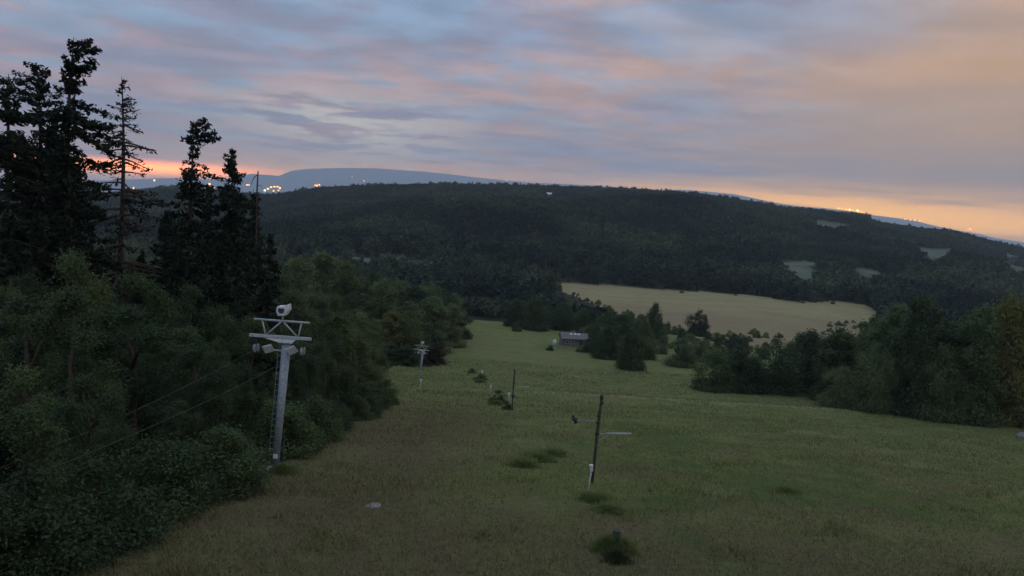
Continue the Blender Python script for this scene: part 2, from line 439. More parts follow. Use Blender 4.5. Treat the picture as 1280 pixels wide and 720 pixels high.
def leafy(kind_name, H, Rr, low, nclump, nleaf, size, egg=.45, seed=1):
    """crown + trunk meshes of a broadleaf tree of height H whose crown starts at low*H"""
    rg = np.random.default_rng(seed); cs = []
    tries = 0
    while len(cs) < nclump and tries < 5000:
        tries += 1
        tz = rg.random() ** .85
        dome = math.sqrt(max(0, 1 - ((tz - egg) / (1.02 - egg)) ** 2)) if tz > egg else .78 + .22 * tz / egg
        prof = dome * (.72 + .3 * rg.random())
        r = Rr * max(.12, prof) * math.sqrt(rg.uniform(.15, 1)); a = rg.random() * 2 * math.pi
        cr = Rr * rg.choice([rg.uniform(.14, .24), rg.uniform(.24, .42)]) * (1 - .25 * tz)
        zc = H * (low + (1 - low) * tz) - cr * .8 * tz
        cs.append((r * math.cos(a) * .8, r * math.sin(a) * .8, max(zc, cr * .6), cr))
    if low < .05:
        for k in range(9):
            a = k * .698 + rg.uniform(-.2, .2); cr = Rr * rg.uniform(.24, .36)
            cs.append((math.cos(a) * Rr * .62, math.sin(a) * Rr * .62, cr * rg.uniform(.5, 1.1), cr))
    cs.append((rg.normal(0, .05 * Rr), rg.normal(0, .05 * Rr), H - .2 * Rr, .22 * Rr))
    cs = np.array(cs); wgt = cs[:, 3] ** 2; wgt /= wgt.sum()
    idx = rg.choice(len(cs), nleaf, p=wgt)
    d = rg.normal(size=(nleaf, 3)); d /= np.linalg.norm(d, axis=1, keepdims=True)
    rad = cs[idx, 3:4] * (rg.random((nleaf, 1)) ** .42) * (1 + .3 * rg.normal(size=(nleaf, 1)))
    p = cs[idx, :3] + d * rad * np.array([1.0, 1.0, 1.05])
    p[:, 2] = np.abs(p[:, 2])
    nrm = d * .6 + rg.normal(size=(nleaf, 3)) * .7 + np.array([0, 0, .5])
    v, f = quads_at(p, nrm, size * rg.uniform(.6, 1.35, nleaf))
    me = np_mesh(kind_name + '_crown', v, f)
    tone = rg.random(len(cs))
    face_attr(me, 'rnd', np.clip(tone[idx] * .6 + rg.random(nleaf) * .4, 0, 1))
    tb = MB(); top = H * .8
    pts = [(rg.normal(0, .03) * H * .1 * k, rg.normal(0, .03) * H * .1 * k, -.25 + (top + .25) * k / 5) for k in range(6)]
    tb.path(pts, [H * .02 * (1.25 if k == 0 else 1 - .16 * k) for k in range(6)], 7)
    for q in cs[np.argsort(-cs[:, 3])][:9]:
        z0 = max(.1 * H, q[2] - .25 * H); z0 = min(z0, top * .9)
        bx = Vector((0, 0, z0)); e = Vector(q[:3]); mid = (bx + e) / 2 + Vector((0, 0, .05 * H))
        tb.path([bx, mid, e], [H * .009, H * .006, H * .003], 5)
    return me, tb.mesh(kind_name + '_trunk')

def mesh_copy_mat(me, mat):
    q = me.copy(); q.materials.clear(); q.materials.append(mat); return q

PROTO = {}
def add_proto(key, H, args, trunk_mat='bark'):
    crown, trunk = leafy(*args); trunk.materials.append(M[trunk_mat]); PROTO[key] = (H, args[2], crown, trunk, {})
for i in range(4): add_proto('near%d' % i, 8.0, ('leafy', 8.0, 2.2, .04, 26, 36000, .115, .35 + .1 * i, 11 + i))
for i in range(4): add_proto('tall%d' % i, 14.0, ('leafy', 14.0, 4.2, .04, 46, 17000, .36, .3 + .12 * i, 31 + i))
for i in range(3): add_proto('round%d' % i, 9.0, ('leafy', 9.0, 4.6, .02, 40, 16000, .32, .45, 51 + i))
for i in range(3): add_proto('bush%d' % i, 2.0, ('bush', 2.0, 1.3, .0, 16, 9000, .085, .2, 71 + i))

def tuft(seed, n=1500):
    rg = np.random.default_rng(seed); a = rg.random(n) * 6.283; r = np.abs(rg.normal(0, .36, n)) * (1 + .35 * np.sin(3 * a + seed)); r = np.minimum(r, 1.1)
    bx, by = r * np.cos(a), r * np.sin(a); L = rg.uniform(.35, 1.0, n) * np.maximum(.3, 1.05 - .75 * r)
    out = rg.normal(0, .22, (n, 2)) + np.stack([bx, by], -1) * .45
    w_ = rg.uniform(.010, .024, n); t_ = rg.random(n) * 6.283
    b0 = np.stack([bx, by, np.full(n, -.03)], -1); dx = np.stack([np.cos(t_) * w_, np.sin(t_) * w_, 0 * w_], -1)
    md_ = b0 + np.stack([out[:, 0] * L * .35, out[:, 1] * L * .35, L * .6], -1)
    tp_ = b0 + np.stack([out[:, 0] * L, out[:, 1] * L, L * rg.uniform(.75, 1.0, n)], -1)
    v = np.stack([b0 - dx, b0 + dx, md_ + dx, tp_, md_ - dx], 1).reshape(-1, 3)
    k = np.arange(n)[:, None] * 5
    f = np.concatenate([k + np.array([[0, 1, 2, 4]]), k + np.array([[4, 2, 3, 3]])], 1).reshape(-1, 4)
    q = f.reshape(n, 2, 4)[:, 0]; tri = f.reshape(n, 2, 4)[:, 1, :3]
    fa = np.concatenate([np.stack([q[:, 0], q[:, 1], q[:, 2]], -1), np.stack([q[:, 0], q[:, 2], q[:, 3]], -1), tri])
    me = np_mesh('weed_blades', v, fa); rr_ = rg.random(n); face_attr(me, 'rnd', np.concatenate([rr_, rr_, rr_])); return me
TUFTS = [tuft(200 + i) for i in range(4)]
TREES = []
def put_tree(proto, loc, H, W, mat, name='leafy_tree', cat='tree', label=None, group=None, rz=None):
    h0, r0, crown, trunk, cache = PROTO[proto]
    if mat not in cache: cache[mat] = mesh_copy_mat(crown, M[mat])
    root = empty(name, loc, random.uniform(0, 6.28) if rz is None else rz)
    link('crown', cache[mat], None, root)
    link('trunk', trunk, None, root)
    s = H / h0; sx = (W / (2 * r0)) if W else s * random.uniform(.9, 1.15)
    root.scale = (sx, sx, s)
    tag(root, label, cat, group); TREES.append(root)
    return root

def by_top(px, Y, py_top, w_px, proto, mat, **kw):
    p = at(px, py_top, Y); z = hgt(p.x, Y)
    H = max(1.0, p.z - z) * 1.02
    return put_tree(proto, (p.x, Y, z - .05), H, (w_px / F * Y) if w_px else None, mat, **kw)

def by_base(px, py, py_top, w_px, proto, mat, **kw):
    g = G(px, py)
    tp = at(px, py_top, g.y)
    return put_tree(proto, (g.x, g.y, g.z - .05), tp.z - g.z, w_px / F * g.y, mat, **kw)

pick = random.choice
NEAR = ['near0', 'near1', 'near2', 'near3']; TALL = ['tall0', 'tall1', 'tall2', 'tall3']; ROUND = ['round0', 'round1', 'round2']

# --- front edge of the wood on the left, named one by one where the photograph tells them apart
L1 = 'leafy trees at the near edge of the left wood'
by_top(92, 27, 318, 135, 'near0', 'leaf', label='tall pointed leafy tree with a pale tip in front of the spruces', group=None)
by_top(30, 24, 372, 190, 'near1', 'leaf_dark', label='broad grey-green leafy tree at the left border below the spruces')
by_top(165, 30, 385, 150, 'near2', 'leaf_dark', label='leafy tree standing just right of the pale pointed tree')
by_top(232, 33, 412, 130, 'near3', 'leaf', label='rounded leafy tree halfway between the pointed tree and the big pylon')
by_top(432, 66, 412, 90, 'near2', 'leaf', label='rounded green tree right behind the big pylon, bulging over the piste')
by_top(405, 58, 428, 70, 'near0', 'leaf', label='narrow dark green tree close behind the mast of the big pylon')
by_top(452, 72, 455, 60, 'near1', 'leaf', label='low green tree at the piste edge farther down than the bulging tree')
# the rest of the near wood
pts = []
def free(x, y, r):
    for a, c in pts:
        if (a - x) ** 2 + (c - y) ** 2 < r * r: return False
    pts.append((x, y)); return True
near_lab = 'dark leafy tree in the dense wood between the picture edge and the big pylon'
for k in range(900):
    y = random.uniform(9, 50); x = -11.6 - random.random() ** 1.2 * (max(3.5, y * .85 - 10.5))
    if y > 24 and y < 33 and x > -12.4: continue
    if not free(x, y, 3.1): continue
    edge = min(1, (-10.8 - x) / 8)
    h = random.uniform(3.8, 6.2) + 3.0 * edge * random.random() + (1.2 if y > 34 else 0)
    if x > -13: h *= .78
    put_tree(pick(NEAR), (x, y, hgt(x, y) - .05), h, h * random.uniform(.48, .72), pick(['leaf', 'leaf_dark', 'leaf_dark', 'leaf']), label=near_lab, group='leafy trees of the near left wood')
mid_lab = 'dark leafy tree in the wood between the big pylon and the small far pylon'
for k in range(900):
    y = random.uniform(48, 112); x = float(wood_edge(y)) - 1.4 - random.random() * min(34, y * .75 - 14)
    if not free(x, y, 6.2): continue
    edge = min(1, (float(wood_edge(y)) - x) / 10)
    h = random.uniform(7, 9) + 4.5 * edge * random.uniform(.4, 1)
    put_tree(pick(NEAR + TALL), (x, y, hgt(x, y) - .05), h, h * random.uniform(.55, .8), pick(['leaf', 'leaf_dark', 'leaf', 'leaf_pale', 'leaf']), label=mid_lab, group='leafy trees of the wood behind the big pylon')
# low shrubs hemming the wood
hem_lab = 'low leafy shrub on the piste edge at the foot of the left wood'
for k in range(60):
    y = 9 + k * 1.55 + random.uniform(-.4, .4); x = float(wood_edge(y)) - .35 + .4 * math.sin(y * .9) + random.uniform(-.5, .5)
    if 27 < y < 31.5 or y > 73: continue
    h = random.uniform(1.3, 2.8)
    put_tree(pick(['bush0', 'bush1', 'bush2']), (x, y, hgt(x, y) - .05), h, h * random.uniform(1.3, 1.8), pick(['leaf', 'leaf_dark']), 'leafy_shrub', 'shrub', hem_lab, 'shrubs along the foot of the left wood')
# far part of the left wood, tops set from the photograph
for (px, Y, top, w, mat, lab) in (
    (372, 150, 322, 70, 'leaf_pale', 'tall green tree rising left of the pale hill clearing'),
    (405, 165, 316, 70, 'leaf_pale', 'highest rounded green treetop left of the far clearing'),
    (432, 150, 330, 60, 'leaf', 'green tree just below the pale clearing strip'),
    (465, 170, 338, 70, 'leaf_dark', 'dark tree under the right end of the pale clearing strip'),
    (395, 120, 352, 70, 'leaf_pale', 'broad green tree behind the big pylon crossbars, upper row'),
    (350, 110, 345, 70, 'leaf_dark', 'dark tree just right of the spruces, behind the pylon lamp'),
    (440, 128, 368, 64, 'leaf_dark', 'dark leafy tree between the big pylon and the yellow tree'),
    (478, 138, 352, 70, 'leaf', 'olive tree above and behind the yellowish tree'),
    (492, 132, 390, 62, 'leaf_yellow', 'yellowish rounded tree above the dark gap left of the small pylon'),
    (512, 140, 378, 60, 'leaf_pale', 'green tree directly above the small far pylon'),
    (540, 150, 372, 70, 'leaf_pale', 'large pale green tree right of the small far pylon'),
    (566, 165, 380, 50, 'leaf_pale', 'pale green tree at the outer right corner of the left wood'),
    (578, 185, 392, 36, 'leaf_dark', 'small dark tree at the far corner of the piste'),
    (520, 175, 358, 64, 'leaf_dark', 'dark treetop behind the pale green corner trees'),
    (500, 200, 352, 60, 'leaf', 'farthest green treetop of the left wood before the valley'),
    (545, 132, 428, 36, 'leaf_red', 'reddish brown small tree close right of the small far pylon'),
    (478, 124, 428, 60, 'leaf_dark', 'dark hedge-like tree filling the gap left of the small pylon'),
    (508, 126, 432, 40, 'leaf_dark', 'low dark tree right behind the small far pylon'),
    (462, 118, 425, 40, 'leaf_dark', 'dark tree at the inner corner of the clearing by the small pylon')):
    by_top(px, Y, top, w, pick(TALL) if w < 65 else pick(ROUND + TALL), mat, label=lab)
far_lab = 'leafy tree in the far left wood beyond the small pylon'
for k in range(700):
    y = random.uniform(128, 245); x = -17 - random.random() * 75
    if x > -20 and y < 150: continue
    if not free(x, y, 11.0): continue
    h = random.uniform(8, 13)
    put_tree(pick(TALL + ROUND), (x, y, hgt(x, y) - .05), h, h * random.uniform(.7, .95), pick(['leaf', 'leaf_pale', 'leaf_dark', 'leaf']), label=far_lab, group='leafy trees of the far left wood')

# --- trees in the middle distance right of the piste, one by one
for (px, pb, pt, w, proto, mat, lab) in (
    (788, 462, 408, 46, 'round1', 'leaf_dark', 'dark dense rounded tree standing out front at the lower piste, right of the shed'),
    (757, 448, 406, 44, 'round0', 'leaf_dark', 'dark round tree between the shed and the dark dense front tree'),
    (740, 440, 398, 30, 'round1', 'leaf', 'green tree right next to the grey shed'),
    (816, 430, 378, 30, 'round0', 'leaf_dark', 'dark tree on the skyline of the beige field, left one'),
    (872, 420, 386, 34, 'round2', 'leaf_dark', 'lone dark round tree standing against the beige field'),
    (850, 458, 420, 50, 'round1', 'leaf_pale', 'wide pale green bush-like tree right of the dark dense front tree'),
    (880, 452, 424, 44, 'round0', 'leaf_pale', 'grey-green tree between the wide pale bush and the small tree by the thicket'),
    (915, 445, 415, 26, 'round2', 'leaf_dark', 'small dark tree just left of the right-hand thicket'),
    (800, 440, 392, 30, 'round2', 'leaf', 'green tree behind the dark dense front tree'),
    (775, 425, 392, 40, 'round0', 'leaf_dark', 'dark tree below the left corner of the beige field'),
    (735, 420, 384, 40, 'round1', 'leaf_dark', 'dark tree behind the grey shed roof'),
    (700, 412, 378, 40, 'round2', 'leaf_dark', 'dark tree rising left behind the shed'),
    (668, 412, 372, 44, 'round0', 'leaf_dark', 'dark tree at the end of the piste left of the shed'),
    (643, 408, 372, 34, 'round0', 'leaf_dark', 'dark tree straight below the end of the piste'),
    (646, 414, 400, 16, 'bush0', 'leaf', 'small pale green bush on the far crest of the piste'),
    (760, 425, 386, 40, 'round2', 'leaf', 'olive tree between the shed and the beige field')):
    by_base(px, pb, pt, w, proto, mat, label=lab)
clump_lab = 'rounded tree inside the loose clump between the grey shed and the right-hand thicket'
for k in range(400):
    px = random.uniform(640, 935)
    lo = float(np.interp(px, [640, 700, 735, 760, 800, 870, 935], [404, 408, 436, 444, 452, 452, 442])); hi_ = float(np.interp(px, [640, 700, 760, 820, 870, 935], [392, 380, 392, 412, 424, 430]))
    if 684 < px < 738 and lo > 405: lo = 412
    g = G(px, random.uniform(hi_, lo))
    if not free(g.x, g.y, 8.5): continue
    h = random.uniform(4.0, 7.0) if px < 820 else random.uniform(2.8, 4.4)
    put_tree(pick(ROUND), (g.x, g.y, g.z - .05), h, h * random.uniform(1.15, 1.6), pick(['leaf', 'leaf_dark', 'leaf', 'leaf_pale']), label=clump_lab, group='trees of the clump right of the shed')
# --- right-hand thicket
for (px, pb, pt, w, proto, mat, lab) in (
    (890, 488, 438, 64, 'round0', 'leaf', 'leftmost dark bushy tree of the right-hand thicket'),
    (925, 489, 432, 78, 'round1', 'leaf_dark', 'second dark bushy tree along the straight front of the thicket'),
    (965, 490, 420, 84, 'round2', 'leaf', 'third dark bushy tree along the straight front of the thicket'),
    (1005, 488, 412, 86, 'round0', 'leaf_dark', 'dark tree in the notch of the thicket front'),
    (1040, 500, 408, 60, 'tall0', 'leaf', 'dark tree behind the protruding grey-green bush'),
    (1045, 510, 455, 58, 'round1', 'leaf_pale', 'protruding grey-green bush at the notch of the thicket'),
    (1085, 514, 425, 66, 'round2', 'leaf_pale', 'broad grey-green tree right of the protruding bush'),
    (1135, 518, 368, 80, 'tall1', 'leaf_dark', 'tallest dark tree of the right-hand thicket'),
    (1105, 505, 388, 70, 'tall2', 'leaf', 'dark tree left beside the tallest tree of the thicket'),
    (1165, 524, 430, 70, 'round0', 'leaf_pale', 'pale low tree at the thicket front below the tallest tree'),
    (1205, 527, 400, 80, 'tall3', 'leaf', 'green tree between the tallest tree and the yellow tree'),
    (1240, 527, 366, 74, 'tall0', 'leaf_yellow', 'yellow-brown tinted tree near the right border'),
    (1285, 532, 378, 90, 'tall1', 'leaf_yellow', 'tree cut by the right border beside the yellow-brown tree'),
    (1225, 529, 460, 64, 'round1', 'leaf', 'low dark tree at the foot of the yellow-brown tree'),
    (1275, 527, 450, 60, 'round2', 'leaf', 'low dark tree above the grey boulder at the right border'),
    (1185, 526, 462, 54, 'round1', 'leaf', 'low dark tree in the thicket front, left of the low tree by the yellow one')):
    by_base(px, pb, pt, w, proto, mat, label=lab)
thick_lab = 'dark leafy tree inside the right-hand thicket behind its front row'
FRX = [880, 950, 1010, 1040, 1085, 1130, 1200, 1280, 1330]
FRY = [G(q, float(np.interp(q, [880, 1010, 1040, 1130, 1280, 1330], [486, 488, 505, 516, 528, 534]))).y for q in FRX]
for k in range(900):
    y = random.uniform(80, 190); px = random.uniform(925, 1330)
    x = at(px, 400, y).x
    front = float(np.interp(px, FRX, FRY))
    if y < front + 4: continue
    if not free(x, y, 8.5): continue
    top = float(np.interp(px, [925, 1000, 1060, 1130, 1180, 1240, 1300], [425, 418, 412, 375, 402, 372, 380]))
    h = (at(px, top + random.uniform(2, 26), y).z - hgt(x, y))
    if h < 2 or h > 26: continue
    put_tree(pick(TALL + ROUND), (x, y, hgt(x, y) - .05), h, h * random.uniform(.7, .95), pick(['leaf_dark', 'leaf', 'leaf']), label=thick_lab, group='trees inside the right-hand thicket')

# ------------------------------------------------------------------ spruces
def spruce(H, Rr, dens, seed, bare=.08, lean=(0, 0), droop=.35, tuft=1.0, ragged=.5, expo=.55, flag=0.0, thick=1.0, step=1.0):
    rg = np.random.default_rng(seed)
    tb = MB(); N = 14
    def axis(tt_): return Vector((lean[0] * max(0, tt_ - .75) * 4 * H * .02 + .004 * H * math.sin(tt_ * 7 + seed), lean[1] * tt_ * H * .02 + .004 * H * math.cos(tt_ * 6 + seed), tt_ * H))
    tb.path([axis(k / N) + Vector((0, 0, -.4 if k == 0 else 0)) for k in range(N + 1)], [max(.02, H * .0125 * (1 - k / N) ** .8 + .02) for k in range(N + 1)], 8)
    P, NR, S = [], [], []
    z = bare * H
    while z < H * .992:
        tt_ = z / H; nb = rg.integers(3, 7) if dens > .5 else rg.integers(3, 6)
        patchy = .5 + .5 * math.sin(z * 1.1 + seed * 1.7)
        for k in range(nb):
            if rg.random() > dens + .3: continue
            a = rg.random() * 2 * math.pi
            env = (1 - tt_) ** expo * .97 + .03
            lump = .55 + .45 * math.sin(3 * a + z * .9 + seed) * ragged + .45 * patchy * ragged
            L = max(.3, Rr * env * lump * rg.uniform(.6, 1.25) * (1 + flag * math.cos(a) * min(1, max(0, (tt_ - .55) * 4))))
            o = axis(tt_); d = Vector((math.cos(a), math.sin(a), 0))
            upw = .5 if tt_ > .85 else rg.normal(.05, .15)
            m_ = 6; bp_ = []
            for q in range(m_ + 1):
                s = q / m_
                bp_.append(o + d * (L * s) + Vector((0, 0, L * (upw * s - droop * s * s * 1.4 + droop * .75 * s ** 4))))
            tb.path(bp_, [thick * (.035 * L ** .5 * (1 - .85 * q / m_) + .006) for q in range(m_ + 1)], 4)
            n = int(L * 30 * dens * tuft) + 6
            s = rg.random(n) ** .7
            for q in range(n):
                i = min(m_ - 1, int(s[q] * m_)); fr = s[q] * m_ - i
                c_ = bp_[i].lerp(bp_[i + 1], fr)
                side = Vector((-d.y, d.x, 0)) * rg.normal(0, .14 * L ** .8 * (1.1 - .6 * s[q]))
                P.append(c_ + side + Vector((0, 0, rg.normal(-.10, .12)))); S.append(rg.uniform(.26, .58) * (0.8 + .1 * L) * (.6 + .4 * dens))
                NR.append((rg.normal(0, .5), rg.normal(0, .5), rg.normal(.6, .6)))
        z += step * rg.uniform(.22, .5) * (1.25 - .4 * dens) * (1 + .25 * (1 - tt_))
    v, f = quads_at(np.array([tuple(p) for p in P]), np.array(NR), np.array(S), .42)
    me = np_mesh('spruce_crown', v, f); face_attr(me, 'rnd', rg.random(len(f)))
    me.materials.append(M['needle'])
    tm = tb.mesh('spruce_trunk'); tm.materials.append(M['bark'])
    return me, tm

def put_spruce(px, Y, py_top, Rr, dens, seed, label, name='spruce_tree', **kw):
    p = at(px, py_top, Y); z = hgt(p.x, Y); H = p.z - z
    root = empty(name, (p.x, Y, z)); me, tm = spruce(H, Rr, dens, seed, **kw)
    link('crown', me, None, root); link('trunk', tm, None, root)
    return tag(root, label, 'spruce')

put_spruce(80, 46, 46, 3.5, .95, 3, 'tallest ragged dark spruce with its top bent to one side', lean=(1.6, 0), ragged=.8, tuft=1.2, flag=.8, step=1.3, expo=.36)
put_spruce(47, 49, 78, 4.2, .9, 8, 'second tallest dark spruce, close left of the tallest one', lean=(-.3, 0), ragged=.9, tuft=1.2, step=1.35, expo=.48)
put_spruce(8, 44, 92, 5.2, .9, 13, 'dark spruce cut by the left border', ragged=.9, tuft=1.2, step=1.35, expo=.48)
put_spruce(152, 54, 96, 7.8, .47, 21, 'thin half-bare conifer with sparse twigs alone against the sky', 'conifer_tree', droop=.30, ragged=.35, tuft=.5, bare=.35, expo=.75, thick=1.8)
put_spruce(238, 60, 150, 4.0, .85, 27, 'slim dark spruce with a club-shaped top right of the half-bare conifer', lean=(.5, 0), ragged=1.0, tuft=1.3, flag=.5, expo=.42, step=1.3)
put_spruce(290, 62, 184, 6.6, .95, 34, 'dark pointed spruce, last tall one towards the pylon', ragged=.35, tuft=1.2, step=1.1, expo=.72)
put_spruce(262, 66, 232, 3.2, .95, 41, 'shorter dark spruce tucked between the club-topped and the pointed one')
put_spruce(318, 68, 236, 3.2, .95, 47, 'shorter dark spruce on the pylon side of the pointed one')
put_spruce(208, 64, 262, 3.2, .95, 53, 'shorter dark spruce left beneath the club-topped one')
put_spruce(66, 58, 150, 3.4, 1.0, 59, 'dark spruce behind the two tallest spruces', tuft=1.2)
put_spruce(97, 52, 205, 2.0, 1.0, 61, 'dark spruce filling the space below the tallest one on its right side', tuft=1.2)
put_spruce(28, 54, 170, 3.6, 1.0, 67, 'dark spruce behind the gap between border spruce and second tallest', tuft=1.2)
dark_lab = 'short dark spruce in the black mass between the tall spruces and the big pylon'
for k, (px_, Y_, top_) in enumerate(((222, 52, 292), (250, 50, 300), (276, 54, 286), (302, 52, 296), (326, 56, 300), (262, 46, 345), (300, 44, 352), (330, 48, 350), (112, 50, 275), (178, 62, 312), (14, 40, 262), (50, 42, 268), (88, 44, 276))):
    if k < 8: o_ = put_spruce(px_, Y_, top_, 2.9, .95, 101 + k, dark_lab, tuft=1.2, ragged=.4); o_['group'] = 'short dark spruces left of the big pylon'
    else: put_spruce(px_, Y_, top_, 2.4, .95, 101 + k, ('dark spruce between the tallest spruces and the half-bare conifer', 'low dark spruce at the foot of the half-bare conifer', 'dark spruce low at the left border under the border spruce', 'low dark spruce under the second tallest spruce', 'low dark spruce under the tallest spruce')[k - 8], tuft=1.2, ragged=.4)
put_spruce(340, 76, 292, 3.0, .95, 73, 'short dark spruce nearest the big pylon lamp')

# snapped dead stem beside the pointed spruce
g = at(322, 214, 64); z = hgt(g.x, 64)
o = empty('dead_tree', (g.x, 64, z)); Hh = g.z - z
MB().path([(0, 0, -.3), (.05, 0, Hh * .5), (-.02, 0, Hh * .9), (.05, 0, Hh)], [.17, .12, .08, .06], 7).build('trunk', M['bark'], o)
MB().path([(.02, 0, Hh * .985), (-.35, .05, Hh * .97), (-.7, .1, Hh * .93)], [.05, .04, .015], 5).build('branch', M['bark'], o)
MB().path([(.0, 0, Hh * .93), (.3, -.1, Hh * .94), (.55, -.15, Hh * .925)], [.035, .025, .01], 5).build('branch', M['bark'], o)
tag(o, 'bare snapped dead stem with a bent tip right of the pointed spruce', 'dead tree')

# ------------------------------------------------------------------ the wooded hill (one far-off mass)
def small_tree(seed, conifer=False):
    rg = np.random.default_rng(seed); n = 190
    if conifer:
        tz = rg.random(n) ** 1.4; a = rg.random(n) * 6.283; r = .26 * (1 - tz) * np.sqrt(rg.uniform(.3, 1, n)) + .01
        p = np.stack([r * np.cos(a), r * np.sin(a), .05 + .95 * tz], -1); sz = .14
    else:
        cs = [(rg.normal(0, .17), rg.normal(0, .17), rg.uniform(.3, .78), rg.uniform(.18, .3)) for _ in range(8)]
        cs = np.array(cs); idx = rg.integers(0, 8, n); d = rg.normal(size=(n, 3)); d /= np.linalg.norm(d, axis=1, keepdims=True)
        p = cs[idx, :3] + d * cs[idx, 3:4] * (rg.random((n, 1)) ** .4); sz = .17
    v, f = quads_at(p, rg.normal(size=(n, 3)) + np.array([0, 0, .6]), sz * rg.uniform(.7, 1.3, n), .7)
    me = np_mesh('forest_tree', v, f); face_attr(me, 'rnd', rg.random(n)); me.materials.append(M['forest']); return me
fc = bpy.data.collections.new('forest_trees')
for i in range(6):
    fc.objects.link(bpy.data.objects.new('forest_tree', small_tree(90 + i, i >= 4)))
N = 60000
# more points close by, spread evenly in area
yy = np.sqrt(RNG.uniform(255 ** 2, (DR + 40) ** 2, N)); uu = RNG.uniform(-1.0, .95, N); xx = uu * yy
bb, pp, ww = cover(xx, yy)
# keep the margins of the fields clear towards the viewer
b2, p2, _ = cover(xx * 1.0, yy + 10)
keep = ~bb & ~pp & ~p2 & ww
keep &= ~((yy < 330) & (uu > .28) & (uu < .5) & b2)
# a gap before the beige field so its lower part stays in view
keep &= ~((yy < 335) & (xx > 60) & (xx < 175) & (yy > 275) & (RNG.random(N) < .97))
dens = .55 + .45 * (vn(xx, yy, 60, 2.2) > -.35)
keep &= RNG.random(N) < dens
xx, yy = xx[keep], yy[keep]
zz = height(xx, yy) - .3
hs = RNG.uniform(6, 13, len(xx)) * (1 + .3 * vn(xx, yy, 45, 9))
hs = np.where(yy > DR - 80, np.clip(hs * 1.05, 5, 12.5) * (1 + .35 * (RNG.random(len(xx)) > .93)), hs); hs = np.where(yy < 460, hs * 1.0, hs)
hs = np.where((yy < 330), np.minimum(hs, 8), hs)
inb = np.zeros(len(xx), bool)
for dlt in (6, 15, 30, 50, 75, 100):
    q = 1 + dlt / yy; inb |= cover(xx * q, yy * q)[0]
hs = np.where(inb & (yy < 420), np.minimum(hs, RNG.uniform(1.5, 3.5, len(xx))), hs)
infront = np.zeros(len(xx), bool)
for dlt in (8, 20, 35, 50, 70, 95):
    q = 1 + dlt / yy; infront |= cover(xx * q, yy * q)[1]
for dlt in (130, 170, 220):
    q = 1 + dlt / yy; infront |= (yy > 900) & cover(xx * q, yy * q)[1]
infront &= yy > 480
hs = np.where(infront, np.minimum(hs, RNG.uniform(1.2, 3.2, len(xx))), hs)
fm = bpy.data.meshes.new('hill_forest'); fm.vertices.add(len(xx)); fm.vertices.foreach_set('co', np.stack([xx, yy, zz], -1).astype(np.float32).ravel())
a = fm.attributes.new('size', 'FLOAT', 'POINT'); a.data.foreach_set('value', hs.astype(np.float32))
a = fm.attributes.new('turn', 'FLOAT', 'POINT'); a.data.foreach_set('value', (RNG.random(len(xx)) * 6.28).astype(np.float32))
fm.update()
fo = bpy.data.objects.new('hill_forest', fm); col.objects.link(fo); tag(fo, kind='stuff')
ng = bpy.data.node_groups.new('forest_scatter', 'GeometryNodeTree')
ng.interface.new_socket('Geometry', in_out='INPUT', socket_type='NodeSocketGeometry'); ng.interface.new_socket('Geometry', in_out='OUTPUT', socket_type='NodeSocketGeometry')
T = NT(ng)
gi = T.node('NodeGroupInput'); go = T.node('NodeGroupOutput')
ci = T.node('GeometryNodeCollectionInfo', inp={0: fc}); ci.inputs['Separate Children'].default_value = True; ci.inputs['Reset Children'].default_value = True
sz = T.node('GeometryNodeInputNamedAttribute', data_type='FLOAT', inp={0: 'size'}); tn = T.node('GeometryNodeInputNamedAttribute', data_type='FLOAT', inp={0: 'turn'})
rotv = T.node('ShaderNodeCombineXYZ', inp={2: tn.outputs[0]})
ip = T.node('GeometryNodeInstanceOnPoints'); ip.inputs['Pick Instance'].default_value = True
ri = T.node('FunctionNodeRandomValue', data_type='INT'); ri.inputs[4].default_value = 0; ri.inputs[5].default_value = 5
T.l.new(gi.outputs[0], ip.inputs['Points']); T.l.new(ci.outputs[0], ip.inputs['Instance'])
T.l.new(ri.outputs[2], ip.inputs['Instance Index'])
T.l.new(rotv.outputs[0], ip.inputs['Rotation']); T.l.new(sz.outputs[0], ip.inputs['Scale']); T.l.new(ip.outputs[0], go.inputs[0])
md = fo.modifiers.new('scatter', 'NODES'); md.node_group = ng

